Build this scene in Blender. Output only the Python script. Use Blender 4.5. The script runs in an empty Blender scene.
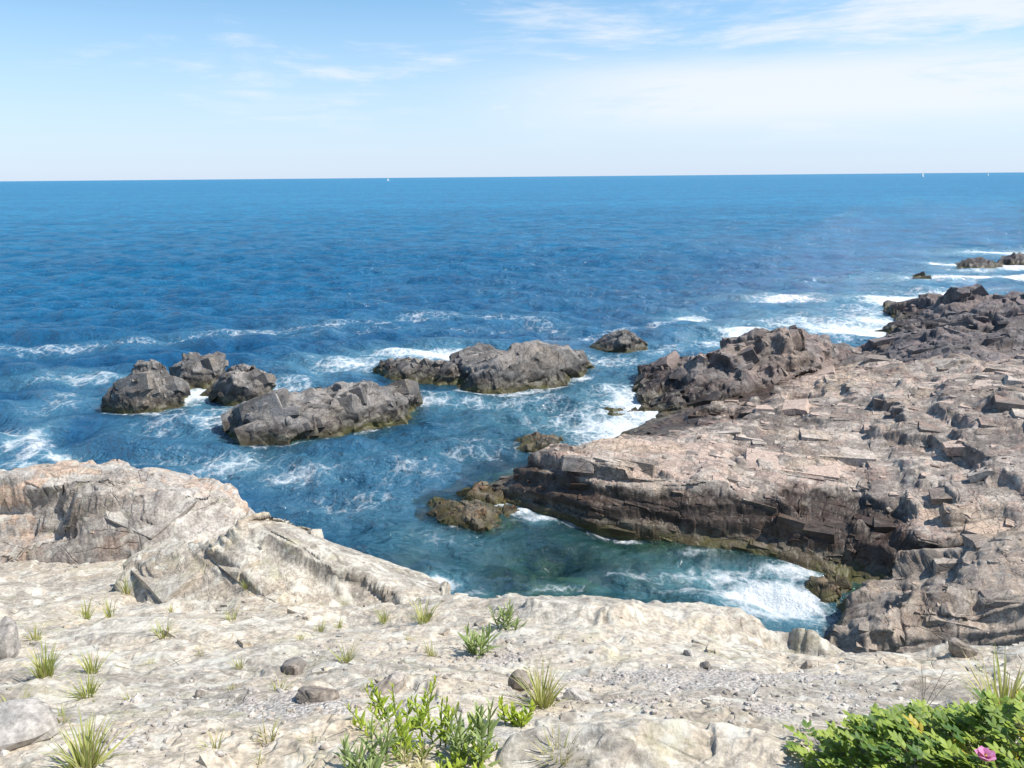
import bpy, bmesh, math, random, time
T0 = time.time()
def tick(n): print('TICK', n, round(time.time() - T0, 1))
import numpy as np
from mathutils import Matrix, Vector
from mathutils.bvhtree import BVHTree

random.seed(7); RNG = np.random.default_rng(7)
C = bpy.context.scene.collection
scene = bpy.context.scene

# ------------------------------------------------------------------ camera
H = 8.0; FPX = 780.0; CXp, CYp = 512.0, 384.0
PITCH = math.atan((384 - 176.5) / FPX); ROLL = math.atan(9 / 1024)
R0 = np.array([1., 0, 0]); U0 = np.array([0, math.sin(PITCH), math.cos(PITCH)]); FW = np.array([0, math.cos(PITCH), -math.sin(PITCH)])
CR = R0 * math.cos(ROLL) - U0 * math.sin(ROLL); CU = U0 * math.cos(ROLL) + R0 * math.sin(ROLL)
CAM = np.array([0, 0, H])

def ray(px, py):
    px = np.asarray(px, float); py = np.asarray(py, float)
    return FW + ((px - CXp) / FPX)[..., None] * CR + ((CYp - py) / FPX)[..., None] * CU
def onz(px, py, z=0.0):                       # where the sight line meets the level z
    d = ray(px, py); return CAM + d * ((z - H) / d[..., 2])[..., None]
def aty(px, py, Y):                           # the point at forward distance Y
    d = ray(px, py); return CAM + d * (np.asarray(Y, float) / d[..., 1])[..., None]
def atr(px, py, r):                           # the point at horizontal distance r
    d = ray(px, py); return CAM + d * (r / np.hypot(d[..., 0], d[..., 1]))[..., None]

cam_d = bpy.data.cameras.new('camera'); cam = bpy.data.objects.new('camera', cam_d); C.objects.link(cam)
cam_d.sensor_fit = 'HORIZONTAL'; cam_d.sensor_width = 36; cam_d.lens = 36 * FPX / 1024
cam_d.clip_start = 0.05; cam_d.clip_end = 60000
m = Matrix.Identity(4)
for i in range(3):
    m[i][0] = CR[i]; m[i][1] = CU[i]; m[i][2] = -FW[i]; m[i][3] = CAM[i]
cam.matrix_world = m
scene.camera = cam

# ------------------------------------------------------------------ noise
def hsh(i, j, k, seed):
    with np.errstate(over='ignore'):
        h = (i.astype(np.uint32) * np.uint32(73856093)) ^ (j.astype(np.uint32) * np.uint32(19349663)) ^ (k.astype(np.uint32) * np.uint32(83492791)) ^ np.uint32((seed * 2654435761) & 0xffffffff)
        h = (h ^ (h >> np.uint32(15))) * np.uint32(0x2c1b3c6d)
        h = (h ^ (h >> np.uint32(12))) * np.uint32(0x297a2d39)
        return h ^ (h >> np.uint32(15))
def rnd(h, s):
    with np.errstate(over='ignore'):
        g = (h + np.uint32(s * 0x9E3779B1 & 0xffffffff)) * np.uint32(0x85ebca6b)
        g = (g ^ (g >> np.uint32(13))) * np.uint32(0xc2b2ae35)
        g = g ^ (g >> np.uint32(16))
    return g.astype(np.float32) / np.float32(4294967295)
def vnoise(P, seed=0):                        # value noise, 0..1
    B = np.floor(P); F = (P - B); F = F * F * (3 - 2 * F); B = B.astype(np.int64)
    out = 0
    for a in (0, 1):
        wa = F[..., 0] if a else 1 - F[..., 0]
        for b in (0, 1):
            wb = F[..., 1] if b else 1 - F[..., 1]
            for c in (0, 1):
                wc = F[..., 2] if c else 1 - F[..., 2]
                out = out + wa * wb * wc * rnd(hsh(B[..., 0] + a, B[..., 1] + b, B[..., 2] + c, seed), 1)
    return out
def fbm(P, seed=0, octs=4):
    o = 0; a = 0.5
    for i in range(octs):
        o = o + a * vnoise(P * 2 ** i, seed + i * 17); a *= 0.5
    return o / (1 - 0.5 ** octs)
def cells(Q, seed):                           # nearest random site among the 8 around
    B = np.floor(Q - 0.5).astype(np.int64)
    f1 = np.full(Q.shape[:-1], 9., np.float32); f2 = f1.copy(); hid = np.zeros(f1.shape, np.uint32); dl = np.zeros(Q.shape, np.float32)
    for a in (0, 1):
        for b in (0, 1):
            for c in (0, 1):
                i, j, k = B[..., 0] + a, B[..., 1] + b, B[..., 2] + c
                h = hsh(i, j, k, seed)
                jx = (h & np.uint32(1023)).astype(np.float32) / 1023; jy = ((h >> np.uint32(10)) & np.uint32(1023)).astype(np.float32) / 1023; jz = ((h >> np.uint32(20)) & np.uint32(1023)).astype(np.float32) / 1023
                dx = Q[..., 0] - (i + .1 + .8 * jx); dy = Q[..., 1] - (j + .1 + .8 * jy); dz = Q[..., 2] - (k + .1 + .8 * jz)
                d = np.sqrt(dx * dx + dy * dy + dz * dz)
                near = d < f1
                f2 = np.where(near, f1, np.minimum(f2, d)); f1 = np.where(near, d, f1)
                hid = np.where(near, h, hid)
                dl = np.where(near[..., None], np.stack([dx, dy, dz], -1), dl)
    return f1, f2, hid, dl
def rotm(ax, ay, az):
    return np.array(Matrix.Rotation(az, 3, 'Z') @ Matrix.Rotation(ay, 3, 'Y') @ Matrix.Rotation(ax, 3, 'X'))

def split(x, key, seed):                      # irregular divisions along one axis: index, distance to the nearest joint, offset from the middle
    i = np.floor(x).astype(np.int64); z = np.zeros_like(i)
    def bd(n): return n + .38 * 2 * (rnd(hsh(n, key, z, seed), 2) - .5)
    lo = bd(i); hi = bd(i + 1)
    up = x >= hi; dn = x < lo
    idx = i + up - dn
    lo, hi = bd(idx), bd(idx + 1)
    return idx, np.minimum(x - lo, hi - x), x - (lo + hi) / 2
def bricks(Q, seed):                          # beds split into blocks by two sets of joints
    kz, ez, cz = split(Q[..., 2], np.zeros(Q.shape[:-1], np.int64), seed)
    kx, ex, cx = split(Q[..., 0] + rnd(hsh(kz, kz, kz, seed), 4) * 5, kz, seed + 1)
    ky, ey, cy = split(Q[..., 1] + rnd(hsh(kz, kx, kx, seed), 4) * 5, kz * 131 + kx, seed + 2)
    h = hsh(kx, ky, kz, seed + 3)
    return np.minimum(np.minimum(ex, ey), ez), h, np.stack([cx, cy, cz], -1)

def terrace(V, P, nrm, h, amt, blk, seed=1, mask=None):
    """let the surface follow its beds: flat treads along the bedding, broken risers between them that jog from block to block"""
    b = np.array(nrm, float); b /= np.linalg.norm(b)
    W = np.stack([vnoise(P / (blk * .9) + 7.7 * q, seed + q) - .5 for q in (1, 2, 3)], -1) * .35
    _, hb, _ = bricks((P / np.array([blk, blk * .8, blk * 3.])) @ rotm(0, 0, .5).T + W, seed)
    q = V @ b + (rnd(hb, 3) - .5) * h * .5 + (vnoise(P / (h * 6), seed + 9) - .5) * h * 1.2
    z = np.zeros(q.shape, np.int64); i = np.floor(q / h).astype(np.int64)
    bd = lambda m: m + .8 * (rnd(hsh(m, z, z, seed), 2) - .5)
    x = q / h; lo = bd(i); hi = bd(i + 1); i = i + (x >= hi) - (x < lo); lo, hi = bd(i), bd(i + 1)
    f = (x - lo) / (hi - lo)
    g = np.where(f < .78, f * .22, .78 * .22 + (f - .78) / .22 * (1 - .78 * .22))
    d = (g - f) * (hi - lo) * h * amt * (.35 + .65 * rnd(hsh(i, z + 3, z, seed), 4))
    if mask is not None: d = d * mask
    d = blur(d, 1)
    return V + d[..., None] * b, rnd(hsh(i, z + 1, z, seed), 7) - .5

def facet(V, n, levels, rot=(0.3, 0.2, 0.4), stretch=(1, 1, 1.9), seed=1, warp=0.16, mask=None, soften=1, beds=None, lim=.3):
    """break a surface into flat angular faces, coarse to fine: every face is laid into its own plane, tilted and set a little in or out"""
    P = V.astype(np.float32); Q0 = P @ rotm(*rot).astype(np.float32).T * np.array(stretch, np.float32)
    shp = V.shape[:-1]; V = V.copy(); tone = np.zeros(shp); crack = np.zeros(shp)
    done = beds is None
    for li, (s, kind, k, tilt, off, cr) in enumerate(levels):
        if not done and s < .45:
            done = True; V, bt = terrace(V, P, *beds, seed=seed + 5, mask=mask); tone += bt * .8
            n = grid_normals(blur(V, 2)); n = n * np.sign((n * Tv).sum(-1).mean())
        W = np.stack([vnoise(P / (s * 1.3) + 31.7 * q, seed + 91 * q + li) - .5 for q in (1, 2, 3)], -1)
        if s > .25: W = W + .35 * np.stack([vnoise(P / (s * .35) + 11.7 * q, seed + 71 * q + li) - .5 for q in (1, 2, 3)], -1)
        Q = Q0 / s + W * warp * 2
        if kind == 'v':
            f1, f2, h, dl = cells(Q, seed + li * 13); c = np.exp(-((f2 - f1) / .06) ** 2)
        else:
            e, h, dl = bricks(Q, seed + li * 13); c = np.exp(-(e / .035) ** 2)
        u, inv = np.unique(h.ravel(), return_inverse=True); m = len(u); cnt = np.bincount(inv, minlength=m)[:, None]
        mean = lambda A: np.stack([np.bincount(inv, A[..., q].ravel(), m) for q in range(3)], -1) / cnt
        Cn = mean(V); Nn = mean(n); Nn /= np.linalg.norm(Nn, axis=1, keepdims=True) + 1e-9
        rv = np.stack([rnd(u, 5), rnd(u, 6), rnd(u, 7)], -1) - .5; act = np.where(rnd(u, 11) > .3, 1., .2)
        N2 = Nn + rv * (2 * tilt * act)[:, None]; N2 /= np.linalg.norm(N2, axis=1, keepdims=True)
        Cv = Cn[inv].reshape(V.shape); Nv = Nn[inv].reshape(V.shape); Tv = N2[inv].reshape(V.shape)
        hgt = ((V - Cv) * Tv).sum(-1) / np.maximum((Nv * Tv).sum(-1), .5)
        hgt = np.clip(hgt, -s * lim, s * lim)
        cm = np.where(vnoise(P / (s * 2.5) + 5.5, seed + 7 + li) > .42, 1., .2)
        d = -k * hgt + s * (off * act * (rnd(u, 3) - .5) * 2)[inv].reshape(shp) - s * cr * c * cm
        if mask is not None: d = d * mask
        if soften: d = blur(d, soften)
        V = V + Nv * d[..., None]
        n = Tv if mask is None else n * (1 - mask[..., None]) + Tv * mask[..., None]
        tone += (rnd(h, 9) - .5) / (1 + .35 * li); crack = np.maximum(crack, c * cm * min(1, cr * 14))
    return V, np.clip(.5 + tone * .5, 0, 1), crack

# ------------------------------------------------------------------ mesh helpers
def set_props(o, label=None, cat=None, group=None, kind=None):
    if label: o['label'] = label
    if cat: o['category'] = cat
    if group: o['group'] = group
    if kind: o['kind'] = kind
def raw_mesh(name, V, faces, mats, attrs=None, smooth=True, mat_idx=None, tris=None):
    me = bpy.data.meshes.new(name)
    V = np.asarray(V, np.float32); n = len(V)
    me.vertices.add(n); me.vertices.foreach_set('co', V.ravel())
    F = np.asarray(faces, np.int32); k = F.shape[1]
    T = np.zeros((0, 3), np.int32) if tris is None else np.asarray(tris, np.int32)
    me.loops.add(F.size + T.size); me.loops.foreach_set('vertex_index', np.concatenate([F.ravel(), T.ravel()]))
    me.polygons.add(len(F) + len(T)); me.polygons.foreach_set('loop_start', np.concatenate([np.arange(0, F.size, k), F.size + np.arange(0, T.size, 3)]).astype(np.int32))
    me.polygons.foreach_set('loop_total', np.concatenate([np.full(len(F), k), np.full(len(T), 3)]).astype(np.int32))
    if mat_idx is not None: me.polygons.foreach_set('material_index', np.asarray(mat_idx, np.int32))
    me.update(calc_edges=True); me.validate()
    me.polygons.foreach_set('use_smooth', np.concatenate([np.full(len(F), smooth, bool), np.zeros(len(T), bool)])[:len(me.polygons)])
    for a, v in (attrs or {}).items():
        at = me.attributes.new(a, 'FLOAT', 'POINT'); at.data.foreach_set('value', np.asarray(v, np.float32).ravel())
    for mt in (mats if isinstance(mats, (list, tuple)) else [mats]): me.materials.append(mt)
    return me
def grid_faces(nu, nv):
    i = np.arange(nu * nv).reshape(nu, nv)
    return np.stack([i[:-1, :-1], i[1:, :-1], i[1:, 1:], i[:-1, 1:]], -1).reshape(-1, 4)
def link(name, me, parent=None, loc=(0, 0, 0)):
    o = bpy.data.objects.new(name, me); C.objects.link(o); o.location = loc
    if parent: o.parent = parent
    return o
def grid_normals(V):
    du = np.gradient(V, axis=0); dv = np.gradient(V, axis=1)
    n = np.cross(du, dv); n /= np.linalg.norm(n, axis=-1, keepdims=True) + 1e-9
    return n
def blur(A, n=1, ax=(0, 1)):
    for _ in range(n):
        for x in ax:
            A = (np.roll(A, 1, x) + 2 * A + np.roll(A, -1, x)) / 4 if False else _b1(A, x)
    return A
def _b1(A, x):
    A = np.moveaxis(A, x, 0); P = np.concatenate([A[:1], A, A[-1:]], 0)
    return np.moveaxis((P[:-2] + 2 * P[1:-1] + P[2:]) / 4, 0, x)

SOLID = []            # every rock's world vertices, for the depth map of the sea
BVHS = []             # meshes plants stand on

def finish(name, V, mat, attrs, label=None, cat=None, kind=None, group=None, keep=False, blocks=None):
    nu, nv = V.shape[:2]
    F = grid_faces(nu, nv)
    n = grid_normals(V)
    if n[..., 2].mean() < 0: F = F[:, ::-1]
    W = V.reshape(-1, 3); T = None; attrs = {k: v.ravel() for k, v in attrs.items()}
    if blocks is not None and len(blocks[0]):
        T = blocks[1] + len(W); W = np.concatenate([W, blocks[0]])
        attrs = {k: np.concatenate([v, blocks[2] if k == 'tone' else np.zeros(len(blocks[0]))]) for k, v in attrs.items()}
    vis = W[W[:, 2] > W[:, 2].max() * .2 - .2]
    loc = np.array([W[:, 0].mean(), W[:, 1].mean(), max(W[:, 2].min(), -0.5) if kind != 'structure' else 0])
    if kind == 'structure': loc = np.zeros(3)
    me = raw_mesh(name, W - loc, F, mat, attrs, tris=T)
    o = link(name, me, loc=loc); set_props(o, label, cat, group, kind)
    SOLID.append(W)
    if keep: BVHS.append(BVHTree.FromPolygons([tuple(p) for p in W], F.tolist() + ([] if T is None else T.tolist())))
    return o

def unit_hulls(n=60):
    rg = np.random.default_rng(99); out = []
    for _ in range(n):
        pts = []
        for sx in (-1, 1):
            for sy in (-1, 1):
                for sz_ in (-1, 1):
                    c = np.array([sx, sy, sz_], float); cj = c * (1 - rg.uniform(0, .22, 3))
                    if rg.random() < .5: pts.append(cj)
                    else:
                        for ax in range(3):
                            q = cj.copy(); q[ax] -= c[ax] * rg.uniform(.15, .75); pts.append(q)
        bm = bmesh.new()
        for p in pts: bm.verts.new(p)
        bmesh.ops.convex_hull(bm, input=bm.verts[:])
        bmesh.ops.delete(bm, geom=[v for v in bm.verts if not v.link_faces], context='VERTS')
        bmesh.ops.recalc_face_normals(bm, faces=bm.faces[:]); bmesh.ops.triangulate(bm, faces=bm.faces[:])
        bm.verts.index_update(); out.append((np.array([v.co[:] for v in bm.verts]), np.array([[v.index for v in f.verts] for f in bm.faces]))); bm.free()
    return out
HULLS = unit_hulls()
def add_blocks(V, specs, rot, seed, prob=None):
    """angular blocks of the same rock, let into the surface along its joints"""
    rg = np.random.default_rng(seed)
    n = grid_normals(blur(V, 3)); n = n * (np.sign(n[..., 2].mean()) or 1)
    nb = grid_normals(blur(V, 14)); nb = nb * (np.sign(nb[..., 2].mean()) or 1)
    du = np.diff(V, axis=0)[:, :-1]; dv = np.diff(V, axis=1)[:-1]; A = np.linalg.norm(np.cross(du, dv), axis=-1)
    p = A * (V[:-1, :-1, 2] > -.25)
    if prob is not None: p = p * prob[:-1, :-1]
    p = p.ravel() / p.sum(); B0 = rotm(*rot)
    vs, ts, tn = [], [], []; off = 0; w = V.shape[1] - 1; Vc = V[::5, ::5].reshape(-1, 3)
    for cnt, ar, br, cr, pr, jit, fol in specs:
        for ix in rg.choice(len(p), cnt, p=p):
            i, j = divmod(int(ix), w); c = V[i, j]; nn = nb[i, j]
            if nn @ n[i, j] < .2 or nn[2] < -.1: continue
            if fol >= .6 and ar[1] > 1 and (nn[2] < .84 or n[i, j][2] < .7): continue
            R = rotm(*rg.normal(0, jit, 3)) @ B0.T
            if fol > 0 and nn[2] > .3:
                z = R[:, 2] * (1 - fol) + nn * fol; z /= np.linalg.norm(z); x = R[:, 0] - z * (R[:, 0] @ z); x /= np.linalg.norm(x); R = np.stack([x, np.cross(z, x), z], 1)
            q = rg.random() ** 1.4
            h = np.array([ar[0] + (ar[1] - ar[0]) * q, br[0] + (br[1] - br[0]) * q, cr[0] + (cr[1] - cr[0]) * rg.random()]) / 2 * rg.uniform(.8, 1.2, 3)
            ext = float(np.abs(R.T @ nn) @ h)
            v, t = HULLS[rg.integers(len(HULLS))]
            if h.max() > .12:                     # no block may hang over an edge
                near = Vc[((Vc - c) ** 2).sum(-1) < (h.max() * .85) ** 2]
                if len(near):
                    hz = (near - c) @ nn
                    if hz.min() < -ext * (1.4 if fol else 1.8) - .02: continue
            f = np.where(rg.random(3) < .5, -1, 1)
            if f.prod() < 0: t = t[:, ::-1]
            vs.append((v * f * h) @ R.T + c - nn * ext * (1 - rg.uniform(*pr))); ts.append(t + off); tn.append(np.full(len(v), rg.random())); off += len(v)
    if not vs: return None
    return np.concatenate(vs), np.concatenate(ts), np.concatenate(tn)

def rbf(pts, ctr, smooth=1e-6):
    """interpolate z over xy with the kernel r, returns a function"""
    c = np.asarray(ctr, float); X = c[:, :2]; z = c[:, 2]
    def K(A): return np.sqrt(((A[:, None, :] - X[None]) ** 2).sum(-1) + .04)
    n = len(X); A = np.zeros((n + 3, n + 3)); A[:n, :n] = K(X) - np.eye(n) * smooth
    A[:n, n] = 1; A[:n, n + 1:n + 3] = X; A[n, :n] = 1; A[n + 1:n + 3, :n] = X.T
    w = np.linalg.lstsq(A, np.concatenate([z, np.zeros(3)]), rcond=None)[0]
    def ev(P):
        o = np.empty(len(P))
        for s in range(0, len(P), 60000):
            q = P[s:s + 60000]; o[s:s + 60000] = K(q) @ w[:n] + w[n] + q @ w[n + 1:]
        return o
    return ev

def polar_sheet(zf, th0, th1, nth, r0, r1, nr, wr=1.0, power=1.0):
    """a sheet of ground over azimuth x distance, its rows spread by true length so steep faces get enough of them"""
    th = np.linspace(th0, th1, nth); rf = np.linspace(r0, r1, 500)
    X = np.sin(th)[:, None] * rf; Y = np.cos(th)[:, None] * rf
    Z = zf(np.stack([X.ravel(), Y.ravel()], -1)).reshape(nth, -1)
    seg = np.sqrt((wr * np.diff(rf)) ** 2 + np.diff(Z, axis=1) ** 2) / (rf[1:] ** power)
    L = np.concatenate([np.zeros((nth, 1)), np.cumsum(seg, 1)], 1); L /= L[:, -1:]
    L = blur(L, 12, (0,))
    t = np.linspace(0, 1, nr); RR = np.stack([np.interp(t, L[i], rf) for i in range(nth)])
    X = np.sin(th)[:, None] * RR; Y = np.cos(th)[:, None] * RR
    Z = zf(np.stack([X.ravel(), Y.ravel()], -1)).reshape(nth, nr)
    return np.stack([X, Y, Z], -1)

# ------------------------------------------------------------------ shader helpers
class NT:
    def __init__(s, tree): s.t = tree; s.t.nodes.clear()
    def n(s, typ, _o=0, **kw):
        nd = s.t.nodes.new(typ)
        ins = kw.pop('i', {})
        for k, v in kw.items(): setattr(nd, k, v)
        for k, v in ins.items(): s.set(nd.inputs[k], v)
        return nd
    def set(s, sock, v):
        if isinstance(v, bpy.types.NodeSocket): s.t.links.new(v, sock)
        elif isinstance(v, bpy.types.Node): s.t.links.new(v.outputs[0], sock)
        else:
            if sock.type == 'RGBA' and len(v) == 3: v = (*v, 1)
            sock.default_value = v
    def m(s, op, a, b=0.0, c=None, clamp=False):
        nd = s.t.nodes.new('ShaderNodeMath'); nd.operation = op; nd.use_clamp = clamp
        s.set(nd.inputs[0], a); s.set(nd.inputs[1], b)
        if c is not None: s.set(nd.inputs[2], c)
        return nd.outputs[0]
    def mix(s, f, a, b, mode='MIX'):
        nd = s.t.nodes.new('ShaderNodeMix'); nd.data_type = 'RGBA'; nd.blend_type = mode; nd.clamp_factor = True
        s.set(nd.inputs['Factor'], f); s.set(nd.inputs[6], a); s.set(nd.inputs[7], b)
        return nd.outputs[2]
    def ss(s, v, lo, hi, a=0.0, b=1.0):       # smoothstep
        nd = s.t.nodes.new('ShaderNodeMapRange'); nd.interpolation_type = 'SMOOTHSTEP'
        s.set(nd.inputs[0], v); s.set(nd.inputs[1], lo); s.set(nd.inputs[2], hi); s.set(nd.inputs[3], a); s.set(nd.inputs[4], b)
        return nd.outputs[0]
    def noise(s, vec, scale, detail=4, rough=.55, dist=0.0):
        nd = s.t.nodes.new('ShaderNodeTexNoise'); s.set(nd.inputs['Vector'], vec)
        for k, v in (('Scale', scale), ('Detail', detail), ('Roughness', rough), ('Distortion', dist)): nd.inputs[k].default_value = v
        return nd.outputs[0]
    def map(s, vec, rot=(0, 0, 0), scale=(1, 1, 1), loc=(0, 0, 0)):
        nd = s.t.nodes.new('ShaderNodeMapping'); s.set(nd.inputs['Vector'], vec)
        nd.inputs['Rotation'].default_value = rot; nd.inputs['Scale'].default_value = scale; nd.inputs['Location'].default_value = loc
        return nd.outputs[0]
    def attr(s, name):
        nd = s.t.nodes.new('ShaderNodeAttribute'); nd.attribute_name = name; return nd.outputs['Fac']

def new_mat(name):
    mt = bpy.data.materials.new(name); mt.use_nodes = True
    return mt, NT(mt.node_tree)

def rock_mat(name, light, dark, accent, accent_amt=.5, wet_shade_z=None, wet_shade_soft=.35, lichen=0.0, algae=True, strata_rot=(.3, .2, .4), soil=False, bump=1.0, gain=1.0, joints=1.0):
    mt, t = new_mat(name)
    pos = t.n('ShaderNodeNewGeometry').outputs['Position']
    sep = t.n('ShaderNodeSeparateXYZ', i={0: pos}); z = sep.outputs[2]
    n1 = t.noise(pos, .55, 5, .6, .4); n2 = t.noise(pos, 3.6, 6, .68, .3); n3 = t.noise(pos, 38, 5, .7)
    n4 = t.noise(t.map(pos, (1, 2, 3), (1, 1, 1), (5, 9, 2)), 1.3, 6, .62, .6)
    st = t.noise(t.map(pos, strata_rot, (1, 1, 4)), 1.6, 5, .62, .5)
    tone = t.attr('tone'); crack = t.attr('crack')
    v = t.m('ADD', t.m('MULTIPLY', n2, .75), t.m('MULTIPLY', st, .55)); v = t.m('ADD', v, t.m('MULTIPLY', tone, .62))
    f = t.ss(v, .70, 1.22)
    col = t.mix(f, dark, light)
    col = t.mix(t.m('MULTIPLY', t.m('MAXIMUM', t.ss(n4, .50, .66), t.ss(tone, .62, .72)), accent_amt), col, accent)
    warm = tuple(c * k for c, k in zip(light, (.92, .80, .66)))
    col = t.mix(t.m('MULTIPLY', t.ss(n1, .5, .7), .55), col, warm)
    n5 = t.noise(pos, 14, 6, .75, .3)
    sp = t.m('MULTIPLY', t.ss(n3, .3, .72, .66, 1.26), t.ss(n5, .32, .62, .70, 1.16))
    col = t.mix(1.0, col, t.n('ShaderNodeCombineXYZ', i={0: sp, 1: sp, 2: sp}).outputs[0], 'MULTIPLY')
    # thin hairline joints in two directions
    vo = t.n('ShaderNodeTexVoronoi', feature='DISTANCE_TO_EDGE', i={'Vector': t.map(t.mix(.12, pos, t.n('ShaderNodeTexNoise', i={'Vector': pos, 'Scale': 2.2}).outputs[1], 'ADD'), strata_rot, (1, 1, 2.4)), 'Scale': 1.5})
    joint = t.m('MULTIPLY', t.ss(vo.outputs[0], .0, .022, 1, 0), t.ss(n4, .42, .58))
    v6 = t.n('ShaderNodeTexVoronoi', feature='DISTANCE_TO_EDGE', i={'Vector': t.map(t.mix(.08, pos, t.n('ShaderNodeTexNoise', i={'Vector': pos, 'Scale': 6.0}).outputs[1], 'ADD'), strata_rot, (1, .8, 2.0), (4, 2, 1)), 'Scale': 4.6})
    joint = t.m('MAXIMUM', joint, t.m('MULTIPLY', t.ss(v6.outputs[0], .0, .03, 1, 0), t.ss(n1, .48, .62)))
    joint = t.m('MULTIPLY', joint, joints)
    ck = t.m('MAXIMUM', t.m('MULTIPLY', crack, .8), t.m('MULTIPLY', joint, .7))
    col = t.mix(t.m('MULTIPLY', ck, .62), col, tuple(c * .25 for c in dark))
    if lichen:
        l = t.m('MULTIPLY', t.ss(t.noise(pos, 5.5, 8, .72, .5), .5, .62), lichen)
        col = t.mix(l, col, (.61, .58, .495))
        col = t.mix(t.m('MULTIPLY', t.ss(t.noise(t.map(pos, loc=(8, 3, 2)), 2.3, 7, .7, .4), .53, .66), .42 * lichen), col, (.40, .38, .20))
        l2 = t.m('MULTIPLY', t.ss(t.noise(t.map(pos, loc=(3, 1, 7)), 9, 6, .7), .62, .7), lichen * .5)
        col = t.mix(l2, col, (.16, .155, .14))
    rough = .85
    bh = t.m('ADD', t.m('ADD', t.m('MULTIPLY', n2, .022), t.m('MULTIPLY', n5, .010)), t.m('MULTIPLY', n3, .005)); bh = t.m('ADD', bh, t.m('MULTIPLY', st, .016)); bh = t.m('SUBTRACT', bh, t.m('MULTIPLY', joint, .02))
    if soil:
        so = t.attr('soil')
        so = t.ss(t.m('ADD', so, t.m('MULTIPLY', t.m('SUBTRACT', n2, .5), 1.1)), .42, .62)
        gr = t.n('ShaderNodeTexVoronoi', i={'Vector': pos, 'Scale': 55.0}); gv = t.n('ShaderNodeSeparateColor', i={0: gr.outputs['Color']})
        g2 = t.n('ShaderNodeTexVoronoi', i={'Vector': pos, 'Scale': 140.0})
        gc = t.mix(gv.outputs[0], (.36, .325, .29), (.60, .56, .505)); gc = t.mix(t.ss(n4, .4, .7), gc, (.46, .395, .34))
        gc = t.mix(t.ss(gr.outputs['Distance'], .45, .8), gc, (.24, .21, .18))
        col = t.mix(so, col, gc)
        bh = t.m('SUBTRACT', bh, t.m('MULTIPLY', so, t.m('ADD', t.m('MULTIPLY', gr.outputs['Distance'], .012), t.m('MULTIPLY', g2.outputs['Distance'], .004))))
    if gain != 1.0: col = t.mix(1.0, col, (gain, gain, gain), 'MULTIPLY')
    if wet_shade_z is not None:
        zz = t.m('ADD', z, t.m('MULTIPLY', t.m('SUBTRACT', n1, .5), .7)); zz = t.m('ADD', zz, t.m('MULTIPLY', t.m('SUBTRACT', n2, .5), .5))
        w = t.ss(zz, wet_shade_z - wet_shade_soft, wet_shade_z + wet_shade_soft, 1, 0)
        col = t.mix(w, col, t.mix(1.0, col, (.21, .18, .16), 'MULTIPLY'))  # wet rock, darkened further to paint shade onto front faces
        if algae:
            a = t.ss(t.m('ADD', z, t.m('MULTIPLY', t.m('SUBTRACT', n2, .5), .6)), .03, .28, 1, 0)
            col = t.mix(t.m('MULTIPLY', a, .8), col, t.mix(t.ss(n4, .4, .6), (.06, .047, .02), (.10, .095, .03)))
            b = t.m('MULTIPLY', t.m('MULTIPLY', t.ss(z, .1, .2), t.ss(z, .3, .42, 1, 0)), t.ss(n2, .42, .58))
            col = t.mix(t.m('MULTIPLY', b, .35), col, (.26, .24, .17))
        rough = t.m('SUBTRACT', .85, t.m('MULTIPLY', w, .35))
    bn = t.n('ShaderNodeBump', i={'Height': bh, 'Strength': .75 * bump, 'Distance': 1.0})
    p = t.n('ShaderNodeBsdfPrincipled', i={'Base Color': col, 'Roughness': rough, 'Normal': bn.outputs[0], 'Specular IOR Level': .35})
    t.n('ShaderNodeOutputMaterial', i={0: p.outputs[0]})
    return mt

def leaf_mat(name, c1, c2, trans=.35, rough=.5):
    mt, t = new_mat(name)
    pos = t.n('ShaderNodeNewGeometry').outputs['Position']
    tn = t.attr('tone'); nz = t.noise(pos, 60, 3)
    col = t.mix(t.ss(t.m('ADD', tn, t.m('MULTIPLY', t.m('SUBTRACT', nz, .5), .5)), .1, .9), c1, c2)
    p = t.n('ShaderNodeBsdfPrincipled', i={'Base Color': col, 'Roughness': rough, 'Specular IOR Level': .4})
    tr = t.n('ShaderNodeBsdfTranslucent', i={0: t.mix(.5, col, (c2[0] * 1.3, c2[1] * 1.2, c2[2] * .6))})
    ms = t.n('ShaderNodeMixShader', i={0: trans, 1: p.outputs[0], 2: tr.outputs[0]})
    t.n('ShaderNodeOutputMaterial', i={0: ms.outputs[0]})
    return mt
def plain_mat(name, c, rough=.6):
    mt, t = new_mat(name)
    pos = t.n('ShaderNodeNewGeometry').outputs['Position']; nz = t.noise(pos, 30, 4)
    col = t.mix(nz, tuple(x * .8 for x in c), tuple(min(1, x * 1.15) for x in c))
    p = t.n('ShaderNodeBsdfPrincipled', i={'Base Color': col, 'Roughness': rough}); t.n('ShaderNodeOutputMaterial', i={0: p.outputs[0]})
    return mt

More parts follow.
